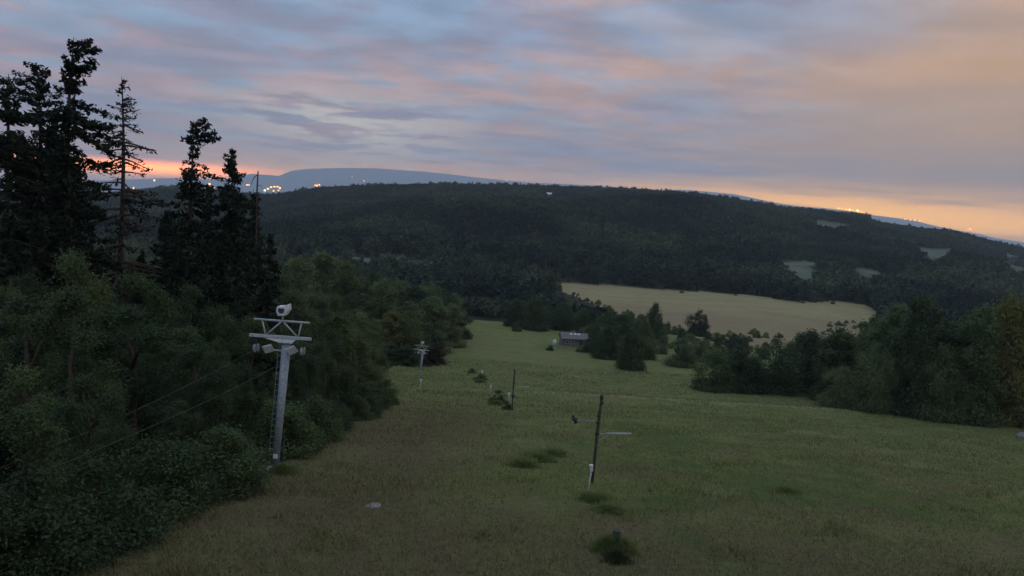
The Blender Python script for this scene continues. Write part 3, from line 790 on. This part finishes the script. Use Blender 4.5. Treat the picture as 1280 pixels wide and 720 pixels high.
# ------------------------------------------------------------------ ski lift pylons
from mathutils import Matrix
def make_pylon(px, py, mast_h, lean_dir, label, wire=True):
    g = G(px, py); root = empty('lift_pylon', g)
    root.rotation_euler = lean_dir
    H = mast_h
    mb = MB(); n = 12                        # mast: tapered steel tube that widens upward
    mb.tube((0, 0, -.5), (0, 0, H), .17, .26, 14)
    MB().box((0, 0, -.22), (1.1, 1.1, .7), None, .9).build('footing', M['concrete'], root, .03)
    mb.tube((0, 0, .13), (0, 0, .19), .36, .36, 14)
    for k in range(8): mb.tube((.29 * math.cos(k * .785), .29 * math.sin(k * .785), .18), (.29 * math.cos(k * .785), .29 * math.sin(k * .785), .27), .03, .03, 6)
    mb.tube((0, 0, H - .06), (0, 0, H), .36, .36, 14)
    mb.build('mast', M['steel'], root)
    z1 = H + .28; z2 = H + 1.2; root.scale = (.78, .78, .78)
    ox = -.36
    b_ = MB()
    for s in (-1, 1): b_.box((ox, s * .16, z1), (3.4, .11, .17))
    for k in range(-5, 6): b_.box((ox + k * .31, 0, z1), (.05, .22, .12))
    b_.build('lower_crossbar', M['steel_pale'], root, .012)
    MB().tube((ox - 1.56, 0, z2), (ox + 1.56, 0, z2), .065, .065, 10).build('upper_crossbar', M['steel_pale'], root)
    for (x0, x1) in ((-1.1, -.85), (1.1, .98), (-.05, -.8), (.1, .92)):
        MB().tube((ox + x0, 0, z2 - .05), (ox + x1, 0, z1 + .08), .045, .045, 8).build('strut', M['steel_pale'], root)
    # white gusset plate under the crossbar
    MB().prism([(-1.2, -.25, z1 - .1), (.55, -.25, z1 - .1), (.3, -.25, z1 - .34), (-.12, -.25, z1 - .36)], (0, 0, 0), (0, .03, 0)).build('gusset_plate', M['white'], root)
    for s, tilt in ((-1, .35), (1, .55)):
        rr_ = Matrix.Rotation(-tilt, 3, 'Y') @ Matrix.Rotation(-.9, 3, 'X')
        q = MB(); q.box((-.26 + s * .66, -.28, H - .42), (.52, .52, .06), rr_)
        q.tube((-.26 + s * .66, -.25, H - .45), (s * .25, 0, H - .5), .035, .035, 8); q.build('guide_plate', M['white'], root, .01)
        w = MB(); w.tube((ox + s * 1.38, -.02, z1 - .08), (ox + s * 1.30, -.02, z1 - .62), .04, .04, 8)
        sh = w.build('sheave_hanger', M['dark_steel'], root)
        for yq in (-.3, .3):
            ww_ = MB(); ww_.tube((ox + s * 1.30 - .05, yq, z1 - .72), (ox + s * 1.30 + .05, yq, z1 - .72), .22, .22, 18)
            ww_.tube((ox + s * 1.30 - .08, yq, z1 - .72), (ox + s * 1.30 + .08, yq, z1 - .72), .06, .06, 10); ww_.build('sheave_wheel', M['steel'], sh)
        MB().box((ox + s * 1.30, 0, z1 - .64), (.06, .8, .07)).build('sheave_beam', M['dark_steel'], sh)
    # floodlight box on a short stem over the crossbar
    MB().tube((ox + .02, 0, z2), (ox + .02, 0, z2 + .32), .045, .045, 8).build('lamp_stem', M['steel_pale'], root)
    zc = z2 + .62; fl = MB(); lx = Vector((ox - .02, 0, 0))
    fr = [(-.30, -.26, zc - .10), (-.18, -.26, zc - .34), (.22, -.26, zc - .30), (.30, -.26, zc + .08), (.16, -.26, zc + .22), (-.28, -.26, zc + .18)]
    fl.prism(fr, lx, lx + Vector((.08, .5, .1))); hb = fl.build('lamp_housing', M['white'], root, .02)
    hd = MB(); hd.prism([(.10, -.34, zc + .20), (.36, -.34, zc + .38), (.40, -.34, zc + .05), (.28, -.34, zc - .18)], lx, lx + Vector((.05, .5, .05))); hd.build('lamp_visor', M['white'], hb)
    MB().prism([(-.20, -.285, zc - .02), (-.08, -.285, zc - .20), (.12, -.285, zc - .16), (.16, -.285, zc + .10), (-.18, -.285, zc + .10)], lx, lx + Vector((0, .02, 0))).build('lamp_glass', M['glass'], hb)
    # ladder rungs and number plate
    ld = MB()
    for k in range(int(H / .35)): ld.tube((-.42, -.02, .9 + k * .33), (-.2, -.02, .9 + k * .33), .012, .012, 6)
    ld.tube((-.42, -.02, .8), (-.42, -.02, H - .3), .014, .014, 6); ld.build('ladder', M['steel'], root)
    MB().box((.0, -.24, .85), (.26, .02, .26)).build('number_plate', M['white'], root, .01)
    tag(root, label, 'lift pylon', 'ski lift pylons')
    return root
bpy.context.view_layer.update()
py1 = make_pylon(344, 588, 7.3, (R(-9), R(1.2), R(5)), 'big grey lift pylon with white lamp box, nearer of the two')
py2 = make_pylon(525, 469, 5.4, (R(-12), R(3.0), R(4)), 'small far lift pylon in front of the reddish tree')
bpy.context.view_layer.update()
def sheave(p, s, H): return p.matrix_world @ Vector((-.36 + s * 1.30, 0, H - .46))
for s, lab in ((-1, 'thin haul rope on the outer left sheaves of both pylons'), (1, 'thin haul rope on the piste-side sheaves of both pylons')):
    a = sheave(py1, s, 7.3); c = sheave(py2, s, 5.4)
    e = Vector((a.x - (3.4 if s < 0 else 6.5), -14, -2.2)); pl = []
    sagn = 3.2
    for k in range(25):
        q = k / 24; p = e.lerp(a, q); p.z -= sagn * 4 * q * (1 - q) * .62; pl.append(p)
    for k in range(1, 25):
        q = k / 24; p = a.lerp(c, q); p.z -= 2.2 * 4 * q * (1 - q); pl.append(p)
    tag(MB().path(pl, .006, 6).build('haul_rope', M['rope']), lab, 'rope', 'haul ropes of the lift')
# thin green stake by the foot of the big pylon
g = G(351, 590); o = empty('marker_stake', g)
MB().tube((0, 0, -.2), (.1, .05, 1.5), .03, .025, 8).build('rod', M['green_box'], o); MB().tube((.1, .05, 1.5), (.103, .052, 1.56), .035, .02, 8).build('cap', M['green_box'], o)
tag(o, 'thin green marker stake at the foot of the big pylon', 'stake')

# ------------------------------------------------------------------ piste posts with side arms
def make_post(px, py, H, label, near=True, left_arm=True, rot=0):
    g = G(px, py); root = empty('piste_post', g, rot)
    root.rotation_euler = (R(-2), R(1.2 if near else -.5), rot)
    pb = MB(); pts_ = [(0, 0, -.3), (.01, 0, H * .3), (0, 0, H * .6), (.02, 0, H * .86), (.03, 0, H)]
    pb.path(pts_, [.075, .07, .078, .07, .055], 9); pb.build('pole', M['wood_post'], root)
    for zc in (.60, .72, .80): MB().tube((0, 0, H * zc - .06), (0, 0, H * zc + .06), .10, .10, 10).build('clamp', M['dark_steel'], root)
    hd = MB(); hd.ball((.03, 0, H + .06), .10, 10, 7, (1, 1, 1.5)); hd.ball((.06, -.02, H - .18), .09, 10, 7, (1, 1, 1.3)); hd.build('head', M['dark_steel'], root)
    if left_arm:
        la = MB(); la.tube((0, 0, H * .735), (-1.12, 0, H * .725), .022, .018, 8); arm = la.build('side_arm', M['steel'], root)
        lb = MB(); lb.ball((-1.14, 0, H * .735), .11, 10, 7, (1.3, 1, 1)); lb.ball((-1.22, 0, H * .765), .07, 8, 6); lb.tube((-1.14, 0, H * .73), (-1.05, 0, H * .69), .06, .08, 8); lb.build('nozzle', M['dark_steel'], arm)
    ra_ = MB(); ra_.tube((.04, 0, H * .585), (.52, 0, H * .60), .016, .016, 8); ra_.tube((.42, 0, H * .60), (1.62, 0, H * .625), .045, .042, 8)
    ra_.tube((.03, 0, H * .50), (.60, 0, H * .595), .015, .015, 8); ra_.build('swing_arm', M['steel_pale'], root)
    sp_ = MB(); sp_.tube((-.26, .05, H * .30), (0, 0, H * .48), .01, .01, 6); sp_.build('stay', M['steel'], root)
    return tag(root, label, 'post', 'posts with side arms on the piste')
make_post(740, 604, 4.15, 'dark slender post with two side arms, the nearer and larger one')
p2_ = make_post(640, 513, 4.2, 'dark slender post with one thin side arm beside the small dark bush', False, False)
kb = MB(); kb.ball((.04, 0, 1.55), .2, 10, 7); kb.build('junction_box', M['dark_steel'], p2_)

def hydrant(px, py, H, label, s=1.0, lean=.05):
    g = G(px, py); o = empty('hydrant', g)
    MB().path([(0, 0, -.2), (lean * H * .5, 0, H * .5), (lean * H, 0, H * .72)], .035 * s, 9).build('standpipe', M['white'], o)
    hb = MB(); hb.box((lean * H, 0, H * .86), (.17 * s, .16 * s, .34 * s * H / 1.3)); hb.box((lean * H - .03, -.02, H * .98), (.24 * s, .2 * s, .12 * s)); v = hb.build('valve_head', M['white'], o, .025)
    MB().tube((lean * H + .06, -.02, H * .80), (lean * H + .18 * s, -.04, H * .78), .03 * s, .03 * s, 8).build('outlet', M['dark_steel'], v)
    return tag(o, label, 'hydrant', 'snow-making hydrants')
hydrant(735, 616, 1.3, 'white standpipe hydrant just left of the nearer slender post', .75)
hydrant(613, 491, 1.0, 'small white hydrant stub up-slope of the small dark bush', 1.3)
hydrant(637, 503, 1.15, 'pale hydrant stub touching the far slender post', 1.2, -.1)
hydrant(602, 472, 1.2, 'white hydrant stub in the low grey-green scrub', 1.4)
hydrant(525, 488, 1.5, 'grey-green hydrant stub on the grass in front of the small pylon', 1.3)
# dark green drum with pale caps among weeds
g = G(769, 688); o = empty('valve_drum', g); o.scale = (.5, .5, .62)
d_ = MB(); d_.path([(0, 0, -.1), (0, 0, .15), (0, 0, .7), (0, 0, .95), (.02, 0, 1.02)], [.3, .32, .31, .27, .14], 14); d_.build('drum', M['green_box'], o)
lid = MB(); lid.tube((0, 0, 1.0), (0, 0, 1.07), .24, .2, 14); lid.build('lid', M['green_box'], o)
for (x_, z_) in ((-.26, .42), (-.06, .38), (.10, .40), (.40, .52)):
    c_ = MB(); c_.tube((x_, -.26, z_), (x_, -.40, z_ - .02), .05, .055, 9); c_.tube((x_, -.2, z_), (x_, -.30, z_), .03, .03, 8); c_.build('hose_coupling', M['white'], o)
tag(o, 'dark green valve drum with pale couplings among weeds on the near slope', 'valve drum')

# ------------------------------------------------------------------ bushes and weeds on the piste
def bush(px, py, h, w, mat, label, name='shrub', proto=None):
    g = G(px, py); put_tree(proto or pick(['bush0', 'bush1', 'bush2']), (g.x, g.y, g.z - .05), h, w, mat, name, 'shrub', label)
bush(622, 504, 1.7, 2.6, 'leaf_dark', 'small dark bush left of the far slender post')
bush(634, 512, 1.0, 1.6, 'leaf_dark', 'little bush at the foot of the far slender post')
bush(600, 475, 1.2, 3.2, 'leaf', 'low grey-green scrub around the white stub up the piste')
bush(687, 438, 1.6, 2.6, 'leaf_dark', 'small dark bush left below the white tank by the shed')
bush(726, 440, 1.8, 3.4, 'leaf', 'green bush before the right end of the grey shed')
bush(590, 466, .9, 2.4, 'leaf_dark', 'low dark scrub left of the grey-green scrub')
tm_ = {}
def weeds(px, py, h, w, mat, label, group=None):
    g = G(px, py); k = (random.randrange(4), mat)
    if k not in tm_: tm_[k] = mesh_copy_mat(TUFTS[k[0]], M[mat])
    o = link('weed_tuft', tm_[k], None); o.location = (g.x, g.y, g.z); o.rotation_euler = (0, 0, random.random() * 6.28)
    o.scale = (w / 1.5, w / 1.5, h); tag(o, label, 'weeds', group)
weeds(758, 690, .75, .9, 'leaf_weed', 'weeds at the left side of the valve drum')
weeds(780, 692, .7, .8, 'leaf_weed', 'weeds at the right side of the valve drum')
weeds(770, 702, .5, .9, 'leaf_deep', 'dark weeds below the valve drum')
weeds(748, 628, .45, 1.7, 'leaf_weed', 'weed clump below the white hydrant')
weeds(762, 640, .4, 1.5, 'leaf_weed', 'weed clump between the white hydrant and the valve drum')
weeds(655, 583, .5, 2.0, 'leaf_weed', 'green weed patch farther left of the nearer slender post')
weeds(672, 576, .55, 2.2, 'leaf_weed', 'green weed patch in the middle of the weeds left of the nearer slender post')
weeds(690, 570, .5, 2.0, 'leaf_weed', 'green weed patch closest on the left of the nearer slender post')
weeds(985, 616, .35, 1.6, 'leaf_weed', 'low weed clump on the right slope')
weeds(620, 506, .7, 1.8, 'leaf_weed', 'weeds at the foot of the small dark bush')
weeds(600, 478, .7, 2.2, 'leaf_weed', 'weeds below the low grey-green scrub')
weeds(353, 592, .6, 1.2, 'leaf_weed', 'weeds around the foot of the big pylon')
bush(578, 417, 1.6, 5.0, 'leaf', 'pale scrub at the upper end of the piste by the wood corner')
for k in range(60):
    px = random.uniform(712, 1090)
    lo = float(np.interp(px, [712, 760, 800, 860, 900, 1000, 1090], [372, 392, 408, 424, 428, 424, 405])) + random.uniform(-9, 4)
    if k % 15 == 0: lo = float(np.interp(px, [712, 830, 950, 985, 1045, 1090], [354, 363, 371, 378, 377, 388])) + random.uniform(0, 3)
    g = G(px, lo, 200); h = random.uniform(1.2, 3.2)
    put_tree(pick(['bush0', 'bush1', 'bush2']), (g.x, g.y, g.z - .05), h, h * random.uniform(1.2, 2.2), pick(['leaf', 'leaf_dark', 'leaf_weed']), 'shrub', 'shrub', 'small shrub on the rough margin of the pale straw field', 'shrubs along the margin of the pale field')
# stones
def stone(px, py, sx, sy, sz_, seed, label):
    g = G(px, py); rg = random.Random(seed); mb = MB(); mb.ball((0, 0, 0), 1, 14, 9)
    mb.v = [Vector((v.x * sx, v.y * sy, v.z * sz_)) * (1 + .22 * mnoise.noise(v * 1.7 + Vector((seed, 0, 0)))) for v in mb.v]
    o = mb.build('boulder', M['stone']); o.location = (g.x, g.y, g.z + sz_ * .25); o.rotation_euler = (0, 0, rg.random() * 3)
    tag(o, label, 'boulder')
stone(466, 634, .34, .22, .09, 3, 'flat pale stone lying in the brown grass of the piste')
stone(1278, 548, .75, .6, .6, 5, 'rounded grey boulder under the thicket at the right border')

# ------------------------------------------------------------------ shed at the far end of the piste
g = G(716, 432); sh = empty('shed', g, R(8))
W_, D_, Hs = 7.2, 4.5, 2.3
MB().box((0, 0, Hs / 2 - .2), (W_, D_, Hs + .4)).build('wall', M['plank'], sh)
MB().prism([(-W_ / 2 - .4, -D_ / 2 - .4, Hs + .003), (W_ / 2 + .4, -D_ / 2 - .4, Hs + .003), (W_ / 2 + .4, 0, Hs + 1.3), (-W_ / 2 - .4, 0, Hs + 1.3)], (0, 0, 0), (0, 0, .14)).build('roof', M['roof'], sh)
MB().prism([(-W_ / 2 - .4, 0.003, Hs + 1.3), (W_ / 2 + .4, 0.003, Hs + 1.3), (W_ / 2 + .4, D_ / 2 + .4, Hs + .003), (-W_ / 2 - .4, D_ / 2 + .4, Hs + .003)], (0, 0, 0), (0, 0, .14)).build('roof', M['roof'], sh)
MB().box((1.7, -D_ / 2 - .03, 1.0), (1.0, .06, 2.0)).build('door', M['wood_post'], sh)
for x_ in (-2.2, -.6): 
    w = MB(); w.box((x_, -D_ / 2 - .02, 1.4), (.9, .06, .8)); f_ = w.build('window', M['white'], sh); MB().box((x_, -D_ / 2 - .055, 1.4), (.74, .02, .64)).build('pane', M['glass'], f_)
for x_ in (-.9, .3, 1.3): MB().prism([(x_ - .4, -.9, Hs + .92), (x_ + .35, -.9, Hs + .92), (x_ + .3, -.45, Hs + 1.18), (x_ - .3, -.45, Hs + 1.18)], (0, 0, .02), (0, 0, .2)).build('skylight', M['white'], sh)
tag(sh, 'low grey shed with pale skylights among trees at the end of the piste', 'shed')
g = G(693, 432); o = empty('water_tank', g); o.scale = (.75, .75, .85)
MB().path([(0, 0, 0), (0, 0, 1.5), (0, 0, 1.85), (0, 0, 2.0)], [.72, .72, .5, .2], 16).build('tank', M['white'], o); MB().tube((0, 0, 1.98), (0, 0, 2.1), .22, .22, 12).build('lid', M['white'], o)
tag(o, 'small white tank standing left of the grey shed', 'tank')
ga, gb = G(690, 436), G(730, 436)
fe = empty('rail_fence', ga); dv = gb - ga
for k in range(6):
    q = dv * (k / 5); q.z = hgt(ga.x + q.x, ga.y + q.y) - ga.z
    MB().box((q.x, q.y, q.z + .5), (.12, .12, 1.3)).build('post', M['stone'], fe)
for zz_ in (.55, .95):
    MB().path([(dv.x * k / 5, dv.y * k / 5 - .09, hgt(ga.x + dv.x * k / 5, ga.y + dv.y * k / 5) - ga.z + zz_) for k in range(6)], .07, 6).build('rail', M['stone'], fe)
tag(fe, 'pale rail fence in front of the grey shed', 'fence')

# ------------------------------------------------------------------ lights of the towns and masts
def lit_block(px, py, wpx, hpx, mat, label, group, Y=None):
    p = G(px, py + hpx * .5, 2000) if Y is None else None
    if p is None: q = at(px, py, Y); p = Vector((q.x, Y, hgt(q.x, Y)))
    w, h = wpx / F * p.y, hpx / F * p.y
    o = empty('lit_building', p)
    top = at(px, py - hpx * .5, p.y).z - p.z; top = max(top, h)
    MB().box((0, w * .5, top * .5 - 5), (w, w, top + 10)).build('wall', M['town_wall'], o)
    MB().box((0, -w * .012, top - h * .5), (w * .94, w * .03, h * .9)).build('window_band', M[mat.replace('lamp', 'town')], o)
    MB().box((0, w * .5, top + h * .04), (w * 1.06, w * 1.06, h * .08)).build('roof', M['roof'], o)
    tag(o, label, 'building', group)
GL = 'lit buildings of the far town on the left'
for (x, y, w, h, mt) in ((331, 238, 2.4, 2.2, 'lamp_white'), (335, 236, 2.6, 2.2, 'lamp_orange'), (339, 234, 2.6, 2.0, 'lamp_orange'), (343, 233.5, 2.6, 1.8, 'lamp_warm'), (347, 233.5, 2.6, 2.0, 'lamp_orange'), (350, 235, 2.2, 2.4, 'lamp_warm'), (348, 238, 2.0, 1.6, 'lamp_warm'), (342, 238.5, 2.2, 1.5, 'lamp_warm')):
    lit_block(x, y, w, h, mt, 'tiny orange-lit building in the bright town cluster left of the mountains', GL)
for (x, y, w, h, mt, lab) in ((395, 232, 4.0, 2.2, 'lamp_orange', 'lone orange-lit building just over the left shoulder of the wooded hill'), (399, 231, 2.0, 2, 'lamp_warm', 'lit building touching the lone orange one over the hill shoulder'),
    (110, 229, 3, 2.4, 'lamp_orange', 'orange-lit building right beside the tallest spruces'), (117, 227, 2.4, 2.2, 'lamp_orange', 'second orange light right of the tallest spruces'), (193, 225.5, 2.4, 2.4, 'lamp_warm', 'pale twin-lit building between the half-bare conifer and the club-topped spruce'),
    (167, 235, 1.8, 2.4, 'lamp_warm', 'small warm-lit building right of the half-bare conifer stem'), (262, 230, 3, 2.4, 'lamp_warm', 'warm-lit building right of the club-topped spruce'), (267, 234.5, 2.6, 2, 'lamp_warm', 'lower warm-lit building right of the club-topped spruce'), (310, 231.5, 5, 2, 'lamp_warm', 'wide warm-lit building right of the pointed spruce'),
    (440, 221, 1, 1, 'lamp_warm', 'faint light halfway up the blue mountain, left one'), (455, 226, 1.3, 1.1, 'lamp_white', 'faint light low on the blue mountain'), (633, 226, 1.1, 1.2, 'lamp_white', 'faint light at the right end of the blue mountain')):
    lit_block(x, y, w, h, mt, lab, None)
GR = 'lit buildings on the far plain to the right'
for (x, y, w, h, mt, lab) in ((1131, 273.5, 2.2, 2.0, 'lamp_orange', 'leftmost and highest orange light of the second far row'), (1138, 274.5, 2.2, 1.8, 'lamp_orange', 'orange light second from left in the second far row'), (1143, 275, 2.4, 1.8, 'lamp_warm', 'orange light third from left in the second far row'), (1149, 276, 2.6, 2.0, 'lamp_orange', 'last orange light at the right end of the second far row')):
    lit_block(x, y, w, h, mt, lab, GR, 8940)

def lamp_mast(px, py, Y, r, mat, label, name='lamp_mast', group=None):
    p = at(px, py, Y); z = hgt(p.x, Y); H = p.z - z
    o = empty(name, (p.x, Y, z))
    MB().tube((0, 0, -1), (0, 0, H - r * .6), .35, .16, 8).build('mast', M['dark_steel'], o)
    MB().box((0, .1 * r, H + r * .95), (r * 1.6, r * 1.2, r * .3)).build('lamp_hood', M['dark_steel'], o)
    MB().ball((0, 0, H), r, 12, 8, (1.0, 1, .8)).build('lamp', M[mat], o)
    return tag(o, label, 'lamp mast', group)
for k, (x, y, r, mt) in enumerate(((1048, 261, 2.0, 'lamp_orange'), (1053, 261.6, 1.3, 'lamp_warm'), (1058, 262.3, 2.0, 'lamp_orange'), (1062, 262.6, 1.8, 'lamp_white'), (1066, 263.2, 1.8, 'lamp_orange'), (1072, 264, 2.3, 'lamp_white'), (1077, 265.5, 1.6, 'lamp_orange'))):
    lab = ('orange lamp at the left end of the bright row on the wooded ridge', 'smallest warm lamp, second in the bright row on the ridge', 'orange lamp third in the bright row on the ridge', 'pale lamp in the middle of the bright row on the ridge',
           'orange lamp just left of the biggest lamp on the ridge', 'biggest pale lamp of the bright row on the ridge', 'small orange lamp at the right end of the row on the ridge')[k]
    lamp_mast(x, y - .8, DR + 25, r, mt, lab, group='lamps in a row on the wooded ridge')
lamp_mast(1213, 286.5, DR + 30, 2.6, 'lamp_red', 'red warning lamp on a mast over the wooded ridge')
lamp_mast(457, 206.5, DF - 20, 7, 'lamp_white', 'white beacon mast on the summit of the blue mountain')
# small farmhouse roof on the wooded hill
g = G(686, 248, 300); o = empty('farmhouse', g)
MB().box((0, 0, 3), (9, 7, 8)).build('wall', M['stone'], o); MB().prism([(-5, -4, 7.003), (5, -4, 7.003), (5, 0, 10.5), (-5, 0, 10.5)], (0, 0, 0), (0, 0, .3)).build('roof', M['white'], o)
MB().prism([(-5, .003, 10.5), (5, .003, 10.5), (5, 4, 7.003), (-5, 4, 7.003)], (0, 0, 0), (0, 0, .3)).build('roof', M['white'], o)
tag(o, 'tiny pale farmhouse high on the wooded hill', 'farmhouse')

# ------------------------------------------------------------------ haze
hz_ = MB().box((0, 0, 480), (25600, 25600, 1500))
m = bpy.data.materials.new('haze_air'); m.use_nodes = True; t = NT(m.node_tree); t.n.clear()
out = t.node('ShaderNodeOutputMaterial'); pv = t.node('ShaderNodeVolumePrincipled')
pv.inputs['Color'].default_value = C4(.72, .86, 1.0); pv.inputs['Density'].default_value = 1.15e-4; pv.inputs['Anisotropy'].default_value = 0.0
t.l.new(pv.outputs[0], out.inputs['Volume'])
tag(hz_.build('haze', m), kind='stuff')

# ------------------------------------------------------------------ world: dusk sky with layered cloud
SUN_EL, SUN_AZ = R(3.0), R(48)          # low, off to the right of the view
w = bpy.data.worlds.new('World'); scene.world = w; w.use_nodes = True
t = NT(w.node_tree); bg = t.n['Background']
d = t.node('ShaderNodeVectorMath', operation='NORMALIZE', inp={0: t.node('ShaderNodeTexCoord').outputs['Generated']}).outputs[0]
s = t.node('ShaderNodeSeparateXYZ', inp={0: d}); X, Yd, Z = s.outputs
zc = t.math('ADD', t.math('MAXIMUM', Z, 0.0), .07)
pl_ = t.node('ShaderNodeCombineXYZ', inp={0: t.math('DIVIDE', X, zc), 1: t.math('DIVIDE', Yd, zc), 2: 0.0}).outputs[0]
n1 = t.noise(t.node('ShaderNodeMapping', inp={0: pl_, 1: (3.1, 1.7, 0), 2: (0, 0, R(-14)), 3: (.8, .8, 1)}).outputs[0], 1.7, 8, .6, .3)
n2 = t.noise(t.node('ShaderNodeMapping', inp={0: pl_, 1: (9.3, 4.2, 0), 2: (0, 0, R(-8)), 3: (.6, .9, 1)}).outputs[0], .95, 5, .55, .3)
n3 = t.noise(t.node('ShaderNodeMapping', inp={0: pl_, 1: (1.3, 8.2, 0), 2: (0, 0, R(-10)), 3: (.8, 1.1, 1)}).outputs[0], 2.4, 7, .58, .2)
sky = t.node('ShaderNodeTexSky', sky_type='NISHITA', sun_disc=False, sun_elevation=SUN_EL, sun_rotation=SUN_AZ)
side = t.ss(X, -.55, .55)               # 0 on the left of the view, 1 on the right
hi = t.ss(Z, .06, .34)
blue = t.mix(t.math('MULTIPLY', hi, .8), C4(.28, .37, .50), C4(.205, .37, .60))
blue = t.mix(.25, blue, t.mix(1.0, sky.outputs[0], C4(.10, .10, .10), 'MULTIPLY'))
grey = t.mix(hi, C4(.27, .255, .335), C4(.185, .215, .310))
pink = t.mix(side, C4(.50, .305, .285), C4(.55, .325, .195))
cl = t.mix(t.math('MULTIPLY', t.ss(n2, .38, .60), .78), grey, pink)
gaps = t.ss(t.math('ADD', n1, t.math('MULTIPLY', hi, .05)), .47, .62)
c = t.mix(t.math('MULTIPLY', gaps, t.math('SUBTRACT', .92, t.math('MULTIPLY', side, .55))), cl, blue)
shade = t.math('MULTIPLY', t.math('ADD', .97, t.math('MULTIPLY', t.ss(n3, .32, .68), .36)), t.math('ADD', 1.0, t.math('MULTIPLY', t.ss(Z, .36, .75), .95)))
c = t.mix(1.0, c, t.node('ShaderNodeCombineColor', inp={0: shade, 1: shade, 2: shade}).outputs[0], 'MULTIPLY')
# the open sky overhead is bluer than the band of cloud over the horizon
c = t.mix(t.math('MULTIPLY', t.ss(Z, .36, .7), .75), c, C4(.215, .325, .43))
# warm flank of the sky on the right
warm = t.math('MULTIPLY', t.ss(X, .18, .58), t.math('SUBTRACT', 1.0, t.ss(Z, .12, .40)))
c = t.mix(t.math('MULTIPLY', warm, .82), c, C4(.62, .345, .115))
# cream break in the cloud, left of the middle
def bump(v, c0_, wd): 
    q = t.math('DIVIDE', t.math('SUBTRACT', v, c0_), wd); return t.math('EXPONENT', t.math('MULTIPLY', t.math('MULTIPLY', q, q), -1.0))
brk = t.math('MULTIPLY', bump(X, -.25, .15), bump(Z, .095, .038))
n4 = t.noise(t.node('ShaderNodeMapping', inp={0: d, 3: (8, 8, 52)}).outputs[0], 1.0, 5, .6, .3)
c = t.mix(t.math('MULTIPLY', brk, t.ss(n4, .42, .55)), c, C4(.92, .82, .64))
# afterglow strip along the horizon
strip = t.math('MULTIPLY', t.ss(Z, -.02, .02), t.math('SUBTRACT', 1.0, t.ss(Z, .022, .072)))
n5 = t.noise(t.node('ShaderNodeMapping', inp={0: d, 3: (4, 4, 60)}).outputs[0], 1.0, 4, .5)
sfac = t.math('MULTIPLY', t.math('ADD', .22, t.math('MULTIPLY', t.ss(X, .0, .45), .78)), t.ss(n5, .22, .50))
c = t.mix(t.math('MULTIPLY', strip, sfac, clamp=True), c, C4(2.8, 1.25, .06))
left = t.math('MULTIPLY', t.math('MULTIPLY', bump(X, -.50, .11), bump(t.math('SUBTRACT', Z, t.math('MULTIPLY', t.math('ADD', X, .5), .03)), .0165, .0075)), 1.0)
c = t.mix(t.math('MULTIPLY', left, .95, clamp=True), c, C4(8.0, 1.9, .25))
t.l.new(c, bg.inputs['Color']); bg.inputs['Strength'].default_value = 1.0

sl = bpy.data.lights.new('sun', 'SUN'); sl.energy = .10; sl.angle = R(25); sl.color = (1.0, .82, .66)
so = bpy.data.objects.new('sun', sl); col.objects.link(so)
dirv = Vector((math.sin(SUN_AZ) * math.cos(SUN_EL), math.cos(SUN_AZ) * math.cos(SUN_EL), math.sin(SUN_EL)))
so.rotation_euler = dirv.to_track_quat('Z', 'Y').to_euler()

# ------------------------------------------------------------------ camera and render settings
cd = bpy.data.cameras.new('camera'); cam = bpy.data.objects.new('camera', cd); col.objects.link(cam)
cd.sensor_width = 36; cd.lens = 36 * F / 1280; cd.clip_start = .1; cd.clip_end = 60000
bk = -fw
cam.matrix_world = Matrix(((rt[0], up[0], bk[0], 0), (rt[1], up[1], bk[1], 0), (rt[2], up[2], bk[2], 0), (0, 0, 0, 1)))
scene.camera = cam
vs = scene.view_settings; vs.view_transform = 'Standard'; vs.look = 'None'; vs.gamma = 1; vs.exposure = .42; vs.use_curve_mapping = False
cy = scene.cycles
cy.max_bounces = 5; cy.diffuse_bounces = 3; cy.glossy_bounces = 2; cy.transmission_bounces = 3; cy.volume_bounces = 1; cy.transparent_max_bounces = 4
cy.use_denoising = True; cy.use_adaptive_sampling = True; cy.adaptive_threshold = .015; cy.sample_clamp_indirect = 2.0
